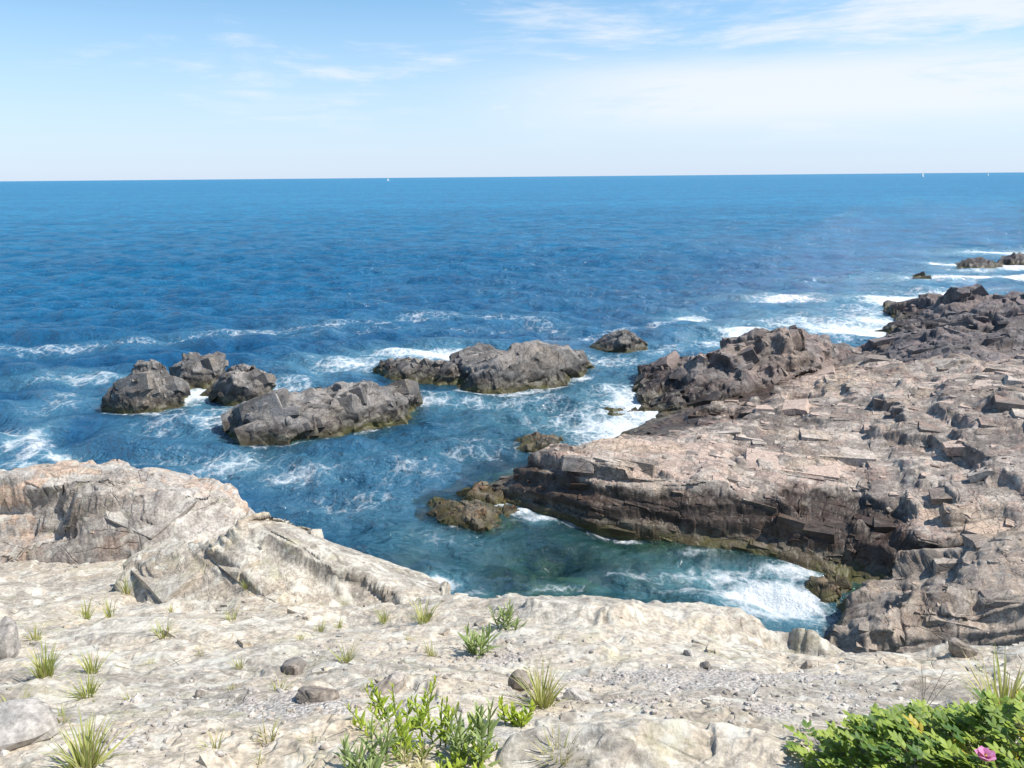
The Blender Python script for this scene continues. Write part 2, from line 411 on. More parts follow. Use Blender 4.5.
M_GROUND = rock_mat('pale_lichen_rock', (.57, .52, .435), (.32, .28, .23), (.44, .345, .24), .45, None, lichen=.75, soil=True, strata_rot=(.5, .15, .5), joints=.3)
M_BLUFF = rock_mat('weathered_bluff_rock', (.52, .475, .42), (.27, .235, .205), (.46, .31, .215), .75, .5, lichen=.45, strata_rot=(.25, .35, .2))
M_SHELF = rock_mat('tan_shelf_rock', (.58, .50, .42), (.20, .165, .14), (.40, .26, .20), .55, 1.0, .13, strata_rot=(.1, -.12, .3))  # wet band set high, its dark tone also painting the front face's shade
M_DARK = rock_mat('dark_shore_rock', (.25, .22, .21), (.10, .09, .09), (.22, .15, .13), .45, .6, .35, strata_rot=(.6, .5, .2))
M_HUMP = rock_mat('blocky_hump_rock', (.31, .27, .245), (.115, .10, .095), (.27, .18, .15), .5, .8, .4, strata_rot=(.5, .4, .2))
M_SEAROCK = rock_mat('grey_sea_rock', (.31, .29, .27), (.115, .108, .102), (.24, .20, .17), .4, .5, .22, strata_rot=(.7, .5, .2))
M_OCHRE = rock_mat('weed_stained_rock', (.17, .125, .085), (.06, .05, .04), (.26, .13, .05), .55, .2, .2, strata_rot=(.4, .4, .1))
M_LEDGE = rock_mat('split_ledge_rock', (.47, .40, .33), (.20, .165, .14), (.36, .25, .17), .45, .5, .22, strata_rot=(.2, .1, .3), lichen=.15)

# ------------------------------------------------------------------ rock built from an outline with its own depth
def profile_rock(name, cols, mat, label, z0=0., depth=3., tr=.35, prof=None, nu=150, nv=110, levels=None, seed=1, rot=(.5, .4, .3),
                 stretch=(1, 1, 1.8), slope=0., under=1.3, endpx=None, cat='rock', group=None, keep=False, taper=4, kind=None, soil=0, beds=None, soften=1, blurn=2, blocks=None, brot=None):
    cols = np.array(cols, float)
    prof = prof or [(0, 0), (.1, .5), (.22, .85), (tr, 1), (.6, .93), (.85, .55), (1, 0)]
    u = np.linspace(0, 1, nu); kx = (cols[:, 0] - cols[0, 0]) / (cols[-1, 0] - cols[0, 0])
    px = np.interp(u, kx, cols[:, 0]); top = np.interp(u, kx, cols[:, 1]); bot = np.interp(u, kx, cols[:, 2])
    ne = max(8, nu // 14); ex = endpx or max(3., (cols[-1, 0] - cols[0, 0]) * .05)
    e = np.linspace(1, 0, ne, endpoint=False)
    px = np.concatenate([px[0] - ex * e, px, px[-1] + ex * e[::-1]]); top = np.concatenate([np.full(ne, top[0]), top, np.full(ne, top[-1])]); bot = np.concatenate([np.full(ne, bot[0]), bot, np.full(ne, bot[-1])])
    sink = np.concatenate([e, np.zeros(nu), e[::-1]]) ** 1.5 * under
    uu = np.linspace(-1, 1, len(px)); D = depth * np.maximum(.22, (1 - np.abs(uu) ** taper) ** .6)
    F = onz(px, bot, z0); rF = np.hypot(F[:, 0], F[:, 1])
    Rg = atr(px, top, rF + tr * D); h = np.maximum(Rg[:, 2] - (z0 - slope * tr * D), .02)
    tp = np.array([p[0] for p in prof]); hp = np.array([p[1] for p in prof])
    ts = np.concatenate([[-.22 - .0, -.06], tp, [1.06, 1.25]])
    V = np.zeros((len(px), nv, 3)); dirs = F[:, :2] / rF[:, None]
    for i in range(len(px)):
        zz = np.concatenate([[-under, -.35 * under], hp * h[i], [-.35 * under, -under]])
        d = ts * D[i]; zb = z0 - slope * d + zz - sink[i]
        L = np.concatenate([[0], np.cumsum(np.hypot(np.diff(d), np.diff(zb)))]); t = np.linspace(0, L[-1], nv)
        dd = np.interp(t, L, d); z = np.interp(t, L, zb)
        V[i, :, :2] = dirs[i] * (rF[i] + dd)[:, None]; V[i, :, 2] = z
    V = blur(V, blurn)
    n = grid_normals(blur(V, 4))
    if n[..., 2].mean() < 0: n = -n
    size = depth
    V, tone, crack = facet(V, n, levels, rot, stretch, seed, beds=beds, soften=soften)
    at = {'tone': tone, 'crack': crack}
    if soil: at['soil'] = np.zeros(tone.shape)
    return finish(name, V, mat, at, label, cat, kind, group, keep, add_blocks(V, blocks, brot or rot, seed) if blocks else None)

# ------------------------------------------------------------------ the ground the photographer stands on
def Yg(py): return np.interp(py, [592, 600, 620, 640, 670, 700, 730, 768, 800], [5.9, 5.6, 4.9, 4.2, 3.4, 2.8, 2.3, 1.9, 1.65])
ctr = []
for py in (768, 735, 705, 675):
    for px in (-260, -120, 0, 120, 250, 380, 510, 640, 770, 900, 1024, 1160, 1300):
        Y = float(Yg(py)) * (1 + (.04 if px < 250 else 0)); ctr.append(aty(px, py, Y))
for px in (-120, 0, 120, 250, 380, 500, 620, 740): ctr.append(aty(px, 642, 4.25))
for px in (0, 120, 250, 380): ctr.append(aty(px, 618, 5.3))
for x in (-6, -3, -1, 0, 1, 3, 6): ctr += [np.array([x, .9, 6.45]), np.array([x, -1.5, 6.7])]
edge = [(432, 590, 6.0), (480, 594, 6.0), (520, 602, 5.8), (580, 599, 5.8), (640, 594, 5.9), (695, 598, 5.7), (730, 607, 5.5), (752, 630, 5.2), (800, 629, 5.1), (832, 629, 5.05), (856, 649, 4.95), (900, 651, 4.9), (960, 647, 4.9), (1024, 642, 4.95), (1120, 634, 5.1), (1260, 630, 5.2)]
for px, py, Y in edge:
    p = aty(px, py, Y); ctr.append(p); d = p[:2] / np.hypot(*p[:2])
    ctr.append(np.array([*(p[:2] - d * .22), p[2] + .07]))
    ctr.append(np.array([*(p[:2] + d * .55), p[2] - 1.5])); ctr.append(np.array([*(p[:2] + d * 1.5), .3])); ctr.append(np.array([*(p[:2] + d * 2.6), -1.6])); ctr.append(np.array([*(p[:2] + d * 6), -2.5]))
for px, py, Y in [(380, 612, 6.1), (300, 616, 6.2), (200, 612, 6.4), (100, 600, 6.8), (0, 590, 7.2), (-150, 585, 7.5), (-300, 585, 7.5), (330, 590, 7.0), (200, 580, 7.8), (100, 572, 8.3), (0, 566, 8.7), (-150, 562, 9)]:
    ctr.append(aty(px, py, Y))
ctr += [np.array(p) for p in [(-2.0, 8.3, 2.6), (-2.6, 9.6, 2.0), (-1.3, 8.6, .5), (-.6, 8.2, -1.6), (-2, 11.5, -1.6), (-4, 11, 2.6), (-7, 11, 3), (-10, 11, 3), (-12, 13.5, -1), (-7, 14, -1.8), (-4, 13.5, -1.8), (0, 14, -2.5), (-10, 17, -2.5)]]
gz0 = rbf(None, ctr)
BUMPS = [(625, 625, 4.9, .85, .55, .25), (610, 664, 3.6, 1.0, .14, -.07), (230, 630, 5.1, .5, .35, .12), (120, 645, 4.4, .5, .3, .10), (40, 700, 3.0, .45, .3, .10), (420, 668, 3.5, .3, .2, .07), (930, 660, 4.1, .9, .3, .09), (260, 700, 2.9, .35, .25, .05), (25, 640, 4.6, .4, .35, .16), (150, 720, 2.6, .4, .2, -.05), (455, 700, 2.8, .3, .2, .05), (690, 735, 2.3, .35, .25, .06)]
BW = [(aty(a, b, Y)[:2], rx, ry, hh) for a, b, Y, rx, ry, hh in BUMPS]
def gz(P):
    z = gz0(P)
    for c, rx, ry, hh in BW:
        q = ((P[:, 0] - c[0]) / rx) ** 2 + ((P[:, 1] - c[1]) / ry) ** 2
        z = z + hh * np.exp(-q ** 2)
    return z
V = polar_sheet(gz, math.radians(-62), math.radians(58), 1080, .75, 15.5, 600, .8, .75)
n = grid_normals(blur(V, 8)); n = n * np.sign(n[..., 2].mean())
flat = np.clip((n[..., 2] - .72) / .2, 0, 1)
SOILZ = [(720, 672, 3.3, 1.2, .5, .72), (640, 700, 2.8, .5, .32, .6), (500, 655, 3.8, .35, .3, .7), (290, 715, 2.6, .5, .3, .8), (190, 690, 3.0, .5, .35, .55), (770, 715, 2.6, .35, .35, .8), (860, 690, 2.9, .4, .3, .5), (450, 735, 2.3, .35, .3, .8), (360, 655, 3.9, .5, .3, .5), (120, 745, 2.2, .4, .3, .6), (560, 690, 2.9, .4, .3, .5)]
soil = np.zeros(V.shape[:2])
for a, b, Y, rx, ry, s in SOILZ:
    c = aty(a, b, Y); soil = np.maximum(soil, s * np.exp(-(((V[..., 0] - c[0]) / rx) ** 2 + ((V[..., 1] - c[1]) / ry) ** 2)))
soil *= flat
soft = np.clip(1 - soil * 1.1, .12, 1)
far = np.clip((np.hypot(V[..., 0], V[..., 1]) - 2) / 5, 0, 1)
V = V + n * ((fbm(V * 1.5, 5, 4) - .5) * .12 * (.4 + .6 * soft))[..., None]; n = grid_normals(blur(V, 5)); n = n * np.sign(n[..., 2].mean())
V, tone, crack = facet(V, n, [(1.5, 'b', .5, .10, .04, .02), (.62, 'b', .85, .14, .05, .05), (.27, 'b', .8, .18, .05, .06), (.12, 'v', .7, .25, .05, .07), (.05, 'v', .5, .3, .05, .05)], (.45, .12, .5), (.8, 1, 2.0), 3, mask=soft, soften=1, beds=((.05, -.28, 1), .15, .8, .55), lim=.13)
V = V + n * ((fbm(V * 14, 6, 3) - .5) * .012)[..., None]
ground = finish('ground', V, M_GROUND, {'tone': tone, 'crack': crack * soft * .4, 'soil': soil}, 'pale grey lichen-covered bedrock ledge with gravel pockets in the foreground', None, 'structure', keep=True,
    blocks=add_blocks(V, [(110, (.4, 1.3), (.25, .7), (.12, .25), (.06, .26), .06, .75), (480, (.12, .45), (.08, .28), (.05, .14), (.08, .4), .1, .7), (1700, (.025, .13), (.02, .09), (.015, .06), (.15, .7), .3, .5)], (-.15, .03, .5), 3, np.clip(1 - soil * 1.6, .06, 1) * (V[..., 2] > 2.5) * ~((V[..., 0] > .35) & (V[..., 1] < 2.5)) * ~((V[..., 0] > .2) & (V[..., 1] > 4.6)) / (np.hypot(V[..., 0], V[..., 1]) + .5)))

tick('ground')
# ------------------------------------------------------------------ outcrops on the left
LV_BIG = [(1.6, 'b', .9, .18, .05, .03), (.7, 'b', .9, .14, .05, .05), (.3, 'v', .8, .2, .03, .06), (.12, 'v', .5, .2, .03, .05)]
profile_rock('rock_bluff', [(-90, 476, 566), (0, 469, 566), (40, 466, 567), (75, 460, 567), (110, 457, 568), (150, 463, 568), (200, 470, 568), (225, 480, 566), (240, 500, 564), (252, 516, 562), (268, 540, 558)], M_BLUFF,
    'rounded tan and grey rock bluff with orange patches above the water at left', z0=3.35, depth=4.2, tr=.3, prof=[(0, 0), (.06, .38), (.12, .55), (.2, .9), (.3, 1), (.6, .92), (.85, .6), (1, -.2)], nu=420, nv=330, slope=.35, levels=LV_BIG, seed=21, beds=((.12, -.25, 1), .42, .12, .8), soften=2, brot=(-.2, .1, .5), blocks=[(46, (.7, 1.8), (.5, 1.1), (.25, .5), (.02, .10), .06, .85), (70, (.35, .9), (.25, .6), (.12, .35), (.05, .22), .12, .5), (120, (.08, .3), (.08, .22), (.05, .15), (.1, .6), .3, .3)], rot=(.25, .25, .15), stretch=(.8, .8, 2.2), under=2.5, endpx=10, cat='rock outcrop', keep=True, taper=6)
profile_rock('rock_ledge', [(145, 574, 606), (165, 562, 610), (200, 545, 615), (262, 523, 618), (300, 516, 618), (330, 515, 616), (345, 524, 614), (385, 549, 608), (415, 568, 602), (436, 585, 596)], M_GROUND,
    'pale slabby rock ledge with slanting cracks in front of the left bluff', z0=4.15, depth=2.9, tr=.45, prof=[(0, 0), (.1, .2), (.25, .52), (.38, .86), (.47, 1), (.6, .9), (.8, .3), (1, -.6)], nu=400, nv=260, slope=.5, levels=[(1.3, 'b', .8, .10, .03, .04), (.5, 'b', .8, .08, .05, .07), (.22, 'b', .7, .14, .03, .05), (.09, 'v', .5, .2, .04, .05)], seed=33, soften=3, brot=(.15, .36, .9), blocks=[(22, (1.2, 2.6), (.5, 1.0), (.15, .3), (.02, .12), .04, .8), (40, (.3, .9), (.15, .4), (.08, .2), (.05, .25), .10, .5), (90, (.06, .2), (.05, .15), (.04, .1), (.1, .6), .3, .3)], rot=(.35, -.35, .55), stretch=(.45, 1.1, 2.6), under=1.6, endpx=8, cat='rock outcrop', keep=True, taper=6)

# ------------------------------------------------------------------ the broad shelf on the right
sc = []
wl = [(506, 507), (540, 515), (572, 523), (635, 540), (695, 548), (755, 557), (795, 570)]
for a, b in wl:
    p = onz(a, b, 0); sc.append(p); d = p[:2] / np.hypot(*p[:2]); sc.append(np.array([*(p[:2] - d * .8), -1.0])); sc.append(np.array([*(p[:2] - d * 2.5), -2.2]))
for a, b in [(500, 480), (520, 466), (560, 457), (592, 443), (640, 430), (664, 418), (668, 402)]:
    p = onz(a, b, 0); sc.append(p); q = p[:2] + np.array([-1.0, .35]); sc.append(np.array([*q, -.5])); sc.append(np.array([*(q + np.array([-2.2, 1])), -2.0]))
for a, b, Y in [(512, 472, 18.5), (559, 467, 17.9), (592, 470, 17.4), (632, 474, 17.0), (692, 484, 16.5), (760, 490, 16.3), (845, 474, 16.9), (842, 512, 16.1), (800, 510, 16.2), (900, 520, 15.3), (1000, 480, 14.6), (1024, 500, 13.6), (950, 532, 13.9), (900, 552, 14.1), (878, 574, 14.3), (845, 580, 13.7), (830, 574, 14.6), (1024, 520, 13.3),
                (600, 448, 19.6), (640, 440, 21), (700, 430, 20.5), (760, 430, 20.2), (740, 460, 18), (680, 455, 18.8), (800, 420, 21), (850, 440, 19), (850, 402, 22.5), (900, 402, 21), (950, 430, 17.7), (1000, 430, 16.7), (1024, 402, 18), (1100, 400, 18), (1100, 470, 14.5), (950, 382, 21.2), (1024, 372, 22), (1100, 372, 22), (900, 374, 24), (980, 354, 26), (1060, 350, 26), (780, 395, 24), (720, 400, 25), (690, 410, 24.5), (920, 470, 16.8)]:
    sc.append(aty(a, b, Y))
sc += [np.array(p) for p in [(5, 33, -1.5), (9, 34, -1.2), (13, 33, .2), (18, 31, 1), (24, 30, 1), (24, 20, 3), (20, 13, 2.2), (13, 12, .2), (9, 13.2, -.4), (6.8, 13.3, -1.2), (8.5, 11, -1.5), (14, 9.5, -1.5), (2, 29, -2), (4.5, 30.5, -1.5)]]
sz0 = rbf(None, sc)
def sz(P):
    z = sz0(P); z = np.where(z > 3.6, 3.6, z)
    # bedding steps: the rock breaks away in low risers that run across the shelf
    q = np.concatenate([P, np.zeros((len(P), 1))], 1)
    wv = fbm(q * .35, 71, 3); ph = (P[:, 1] * .55 - P[:, 0] * .28 + wv * 3.2)
    fr = ph - np.floor(ph)
    step = np.clip((fr - .86) / .14, 0, 1); step = step * step * (3 - 2 * step)
    am = .12 * np.clip((z - .55) / .5, 0, 1)
    return z + am * ((fr - .5) * -1 + step)
V = polar_sheet(sz, math.radians(-3.5), math.radians(44), 900, 10.5, 34, 620, .55, .3)
n = grid_normals(blur(V, 6)); n = n * np.sign(n[..., 2].mean())
steep = np.clip((.93 - n[..., 2]) / .3, 0, 1)
V = V + n * ((fbm(V * .9, 15, 3) - .5) * .22)[..., None]; n = grid_normals(blur(V, 4)); n = n * np.sign(n[..., 2].mean())
V, tone, crack = facet(V, n, [(2.8, 'b', .55, .08, .06, .02), (1.25, 'b', .9, .12, .09, .05), (.5, 'b', .9, .14, .08, .07), (.24, 'v', .8, .2, .04, .07), (.11, 'v', .5, .2, .03, .05)], (.07, -.08, .4), (.75, .9, 1.5), 41, beds=((-.09, -.03, 1), .40, 1.15, 1.1))
finish('rock_shelf', V, M_SHELF, {'tone': tone, 'crack': crack}, 'broad tan rock shelf with wet, shade-darkened front face right of the cove', 'rock outcrop',
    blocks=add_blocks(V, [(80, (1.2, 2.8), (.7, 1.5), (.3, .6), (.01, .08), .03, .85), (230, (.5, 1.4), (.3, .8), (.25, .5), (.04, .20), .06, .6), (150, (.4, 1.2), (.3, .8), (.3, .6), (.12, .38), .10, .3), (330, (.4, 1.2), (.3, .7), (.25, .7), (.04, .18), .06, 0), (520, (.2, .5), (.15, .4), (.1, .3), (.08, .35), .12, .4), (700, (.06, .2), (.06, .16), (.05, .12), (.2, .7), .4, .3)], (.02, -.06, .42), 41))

profile_rock('rock_mound', [(640, 390, 399), (665, 374, 399), (696, 358, 399), (725, 346, 398), (752, 332, 396), (775, 328, 394), (790, 325, 391), (805, 330, 388), (820, 340, 386), (842, 349, 384), (870, 344, 381), (895, 343, 378), (915, 349, 376), (940, 360, 372)], M_HUMP,
    'dark blocky rock mound rising behind the tan shelf, waves at its left', z0=.45, depth=6.5, tr=.4, prof=[(0, 0), (.1, .35), (.2, .5), (.3, .85), (.4, 1), (.6, .8), (.8, .3), (1, -.4)], nu=420, nv=240, levels=[(1.7, 'v', .95, .5, .10, .04), (.8, 'b', .95, .4, .17, .07), (.4, 'v', .9, .4, .12, .08), (.17, 'v', .6, .3, .06, .06)], seed=52, beds=((-.5, -.2, 1), .5, .4, .9), brot=(.25, .5, .4), blocks=[(40, (.9, 1.9), (.6, 1.1), (.35, .7), (.15, .45), .2, .15), (170, (.35, .9), (.25, .6), (.15, .45), (.15, .6), .3, .15), (260, (.12, .35), (.1, .25), (.07, .2), (.2, .7), .4, .2)], rot=(.5, .45, .3), stretch=(1, 1, 1.5), under=1.8, endpx=10, cat='rock outcrop', taper=8)
profile_rock('rock_ledge', [(888, 349, 353), (905, 341, 358), (925, 338, 364), (960, 335, 371), (1000, 334, 376), (1024, 333, 378), (1110, 330, 380)], M_DARK,
    'dark broken rock ledge between the tan shelf and the black headland', z0=1.55, depth=6, tr=.45, prof=[(0, 0), (.1, .4), (.25, .6), (.45, 1), (.7, .8), (1, -.3)], nu=300, nv=180, levels=[(1.6, 'b', .9, .25, .06, .04), (.7, 'v', .85, .3, .06, .06), (.3, 'v', .8, .3, .05, .07)], seed=66, rot=(.3, .2, .3), stretch=(.9, .9, 1.7), under=1.5, endpx=8, cat='rock outcrop', taper=8, brot=(.15, .1, .3), blocks=[(50, (.8, 2.0), (.5, 1.2), (.3, .7), (.1, .35), .12, .3), (130, (.3, .8), (.25, .6), (.15, .4), (.12, .5), .25, .3), (150, (.1, .3), (.1, .25), (.08, .2), (.2, .7), .4, .2)])
profile_rock('rock_headland', [(884, 332, 336), (900, 324, 338), (914, 316, 344), (923, 305, 350), (940, 302, 354), (977, 298, 358), (1000, 298, 361), (1024, 295, 363), (1080, 291, 366), (1160, 287, 370)], M_DARK,
    'low black rocky headland at the right edge beyond the mound', z0=0.1, depth=16, tr=.42, prof=[(0, 0), (.08, .3), (.2, .5), (.33, .85), (.42, 1), (.7, .7), (1, -.2)], nu=420, nv=280, levels=[(2.8, 'v', .95, .4, .09, .03), (1.2, 'b', .95, .35, .14, .05), (.55, 'v', .9, .38, .12, .07), (.24, 'v', .6, .3, .06, .06)], seed=63, beds=((-.1, -.15, 1), .5, .5, 1.3), brot=(.15, .1, .3), blocks=[(110, (1.2, 3.0), (.8, 1.8), (.35, .9), (.05, .2), .10, .5), (260, (.5, 1.2), (.35, .8), (.2, .5), (.08, .35), .2, .4), (250, (.2, .5), (.15, .4), (.1, .3), (.2, .7), .4, .2)], rot=(.35, .2, .2), stretch=(.8, .8, 2), under=1.6, endpx=8, cat='rock outcrop', taper=6)
profile_rock('rock_ledge', [(832, 606, 640), (845, 593, 646), (870, 582, 650), (900, 571, 653), (930, 561, 654), (955, 546, 654), (980, 529, 653), (1024, 525, 652), (1110, 522, 648)], M_LEDGE,
    'split grey rock ledge with shadowed overhang above the chasm at lower right', z0=.7, depth=4.2, tr=.55, prof=[(0, 0), (.03, .42), (.07, .62), (.2, .70), (.4, .85), (.55, 1), (.8, .85), (1, 0)], nu=330, nv=300, slope=.3, levels=[(1.2, 'b', .95, .22, .16, .05), (.5, 'b', .95, .2, .16, .07), (.24, 'v', .7, .25, .05, .06), (.1, 'v', .5, .2, .04, .05)], seed=74, beds=((.05, -.12, 1), .40, .3, .9), soften=2, brot=(.1, -.05, .3), blocks=[(26, (.9, 1.9), (.6, 1.2), (.25, .5), (.03, .14), .05, .6), (70, (.3, .9), (.2, .6), (.15, .4), (.06, .25), .08, .3), (110, (.08, .25), (.08, .2), (.05, .15), (.2, .6), .3, .2)], rot=(.12, .1, .4), stretch=(.8, .8, 1.9), under=2.2, endpx=6, cat='rock outcrop', taper=8)
tick('outcrops')
# ------------------------------------------------------------------ rocks standing in the sea
SG = 'rocks standing in the sea'
LVR = [(1.5, 'v', 1, .45, .04, .05), (.65, 'v', 1, .32, .05, .07), (.28, 'v', .7, .22, .03, .07), (.12, 'v', .4, .2, .03, .06)]
def searock(cols, label, mat=M_SEAROCK, depth=2.6, seed=1, **k):
    rr = random.Random(seed)
    k.setdefault('beds', ((rr.uniform(-.7, -.2), rr.uniform(-.4, .1), 1), .38, .45, .7))
    d = min(depth, 3.2); na = max(3, int((cols[-1][0] - cols[0][0]) / 14))
    k.setdefault('blocks', [(na + 2, (d * .35, d * .6), (d * .22, d * .42), (d * .15, d * .3), (.10, .35), .12, .1), (na * 5, (d * .14, d * .34), (d * .1, d * .22), (d * .06, d * .16), (.10, .42), .14, .15), (na * 6, (d * .04, d * .1), (d * .03, d * .08), (d * .02, d * .06), (.2, .6), .4, .2)])
    k.setdefault('nu', 190); k.setdefault('nv', 150); k.setdefault('levels', LVR)
    return profile_rock('sea_rock', cols, mat, label, depth=depth, seed=100 + seed, rot=(rr.uniform(.3, .7), rr.uniform(.2, .7), rr.uniform(0, .6)), group=SG, **k)
searock([(108, 402, 411), (112, 387, 414), (130, 377, 415), (140, 368, 415), (152, 360, 414), (168, 366, 412), (178, 381, 409), (183, 398, 404)], 'leftmost sea rock, pointed grey boulder with two cracked faces', depth=2.6, seed=1)
searock([(172, 374, 387), (185, 360, 390), (196, 354, 390), (214, 349, 389), (221, 355, 387), (226, 374, 381)], 'rough grey sea rock with sharp top, rearmost of the left cluster', depth=2.8, seed=2)
searock([(203, 397, 400), (221, 381, 404), (235, 369, 406), (252, 362, 406), (262, 372, 404), (273, 388, 398)], 'dark pyramid-shaped sea rock just behind the long whaleback rock', depth=2.4, seed=3)
searock([(226, 428, 434), (235, 412, 441), (252, 401, 446), (273, 394, 447), (294, 397, 445), (315, 394, 441), (340, 387, 436), (361, 382, 431), (382, 388, 427), (407, 390, 420), (418, 401, 414), (422, 408, 411)], 'long whaleback sea rock split by a dark vertical crack, largest of the left group', depth=3.4, seed=4, nu=320, nv=200)
searock([(377, 371, 375), (390, 363, 380), (410, 360, 382), (430, 364, 384), (450, 361, 385), (470, 364, 383)], 'low brown sea rock awash in white foam left of the dome-shaped rock', depth=2.6, seed=5)
searock([(454, 380, 388), (463, 366, 391), (486, 355, 393), (509, 348, 393), (526, 350, 391), (549, 344, 388), (572, 349, 381), (584, 359, 376), (589, 368, 372)], 'broad dome-shaped grey sea rock, middle of the channel', depth=4.4, seed=6, nu=280, nv=190)
searock([(591, 349, 352), (606, 336, 354), (622, 328, 355), (636, 333, 354), (641, 347, 351)], 'small pale-topped sea rock standing alone beyond the dome-shaped rock', depth=2.2, seed=7)
LVS = [(.7, 'v', .95, .45, .10, .05), (.3, 'v', .9, .4, .12, .06), (.13, 'b', .6, .3, .06, .06)]
searock([(515, 447, 449), (529, 439, 452), (549, 434, 452), (559, 440, 447)], 'small rusty orange-brown sea rock off the shelf tip', M_OCHRE, 1.3, 8, levels=LVS, nu=110, nv=90)
searock([(429, 508, 510), (437, 504, 518), (466, 508, 530), (483, 511, 531), (499, 515, 528), (517, 521, 524)], 'low brown sea rock with orange flank left of the shelf corner', M_OCHRE, 1.5, 9, levels=LVS)
searock([(456, 499, 502), (470, 493, 506), (486, 490, 507), (505, 497, 505)], 'flat olive sea rock slab behind the orange-flanked rock', M_OCHRE, 1.2, 10, levels=LVS, nu=110, nv=90)
searock([(806, 590, 595), (820, 581, 604), (836, 584, 607), (846, 592, 602)], 'wet brown sea rock closing the foamy inlet under the split ledge', M_OCHRE, 1.2, 17, levels=LVS, nu=110, nv=90)
searock([(597, 415, 418), (612, 412, 418), (626, 410, 417), (637, 412, 414)], 'barely showing dark sea rock in the foam beside the tan shelf', M_DARK, 1.2, 11, levels=LVS, nu=90, nv=70)
searock([(646, 396, 398), (652, 392, 399), (660, 394, 398)], 'tiny black sea rock at the foot of the dark mound', M_DARK, .8, 12, levels=LVS, nu=60, nv=50)
searock([(952, 266, 268), (962, 262, 268.5), (979, 261, 269), (992, 262.5, 269), (1004, 265, 268)], 'long low dark reef offshore at the right, foam on its left end', M_DARK, 6, 13, nu=120, nv=70)
searock([(999, 259, 264), (1013, 256, 265), (1040, 254, 265), (1070, 257, 264)], 'black flat-topped reef cut by the right edge of the view', M_DARK, 8, 14, nu=120, nv=70)
searock([(914, 276, 277.5), (919, 274, 278), (925, 276, 277)], 'tiny dark rock alone offshore left of a line of surf', M_DARK, 2.5, 15, nu=60, nv=50)
searock([(898, 307, 310), (906, 304, 311), (916, 306, 309)], 'small brown rock awash at the tip of the black headland', M_DARK, 2.0, 16, nu=70, nv=50)

tick('searocks')
# ------------------------------------------------------------------ seabed and sea
AX0, AX1, AY0, AY1, RES = -40., 60., 4., 70., .125
NX, NY = int((AX1 - AX0) / RES), int((AY1 - AY0) / RES)
HM = np.full((NX, NY), -9.)
for W in SOLID:
    i = ((W[:, 0] - AX0) / RES).astype(int); j = ((W[:, 1] - AY0) / RES).astype(int)
    k = (i >= 0) & (i < NX) & (j >= 0) & (j < NY); np.maximum.at(HM, (i[k], j[k]), W[k, 2])
for _ in range(2):                              # close pin holes
    mx = np.maximum.reduce([np.roll(HM, s, a) for s in (-1, 1) for a in (0, 1)]); HM = np.where(HM < -8, mx, HM)
LAND = (HM > .0).astype(float)
near1 = LAND.copy(); near1 = blur(near1, 14); near2 = blur(LAND, 90)
gx, gy = np.meshgrid(AX0 + (np.arange(NX) + .5) * RES, AY0 + (np.arange(NY) + .5) * RES, indexing='ij')
def samp(A, X, Y, out=0.):
    i = (X - AX0) / RES - .5; j = (Y - AY0) / RES - .5
    ok = (i > 0) & (i < NX - 2) & (j > 0) & (j < NY - 2); i = np.clip(i, 0, NX - 2.01); j = np.clip(j, 0, NY - 2.01)
    a = i.astype(int); b = j.astype(int); fi = i - a; fj = j - b
    v = A[a, b] * (1 - fi) * (1 - fj) + A[a + 1, b] * fi * (1 - fj) + A[a, b + 1] * (1 - fi) * fj + A[a + 1, b + 1] * fi * fj
    return np.where(ok, v, out)

def seabed_z(X, Y):
    P = np.stack([X, Y, X * 0], -1)
    cv = onz(620, 560, 0); cove = np.exp(-(((X - cv[0] + .5) / 4.5) ** 2 + ((Y - cv[1]) / 2.6) ** 2))
    tip = onz(520, 470, 0); tp = np.exp(-(((X - tip[0]) / 2.0) ** 2 + ((Y - tip[1]) / 3.0) ** 2))
    lf = onz(500, 590, 0); lp = np.exp(-(((X - lf[0]) / 3) ** 2 + ((Y - lf[1]) / 1.6) ** 2))
    base = -3.6 + 2.3 * cove + 1.9 * tp + 1.7 * lp + 1.6 * np.clip(samp(near2, X, Y), 0, .5)
    return np.minimum(base + (fbm(P * .9, 77, 4) - .5) * 2.2 * (.35 + cove + tp + lp), -.45)
th = np.linspace(math.radians(-55), math.radians(50), 300); rr = np.linspace(7, 60, 260)
X = np.sin(th)[:, None] * rr; Y = np.cos(th)[:, None] * rr
sb = np.stack([X, Y, seabed_z(X, Y)], -1)
M_BED, t = new_mat('weedy_seabed')
pos = t.n('ShaderNodeNewGeometry').outputs['Position']
a = t.noise(pos, 1.1, 6, .65, .4); b = t.noise(pos, 6, 5, .6)
col = t.mix(t.ss(a, .4, .6), (.035, .045, .02), (.17, .165, .07)); col = t.mix(t.ss(b, .5, .7), col, (.22, .17, .06))
p = t.n('ShaderNodeBsdfPrincipled', i={'Base Color': col, 'Roughness': .9}); t.n('ShaderNodeOutputMaterial', i={0: p.outputs[0]})
me = raw_mesh('seabed', sb.reshape(-1, 3), grid_faces(300, 260)[:, ::-1], M_BED); o = link('seabed', me); set_props(o, 'weedy brown seabed under the shallow cove water', None, None, 'structure')

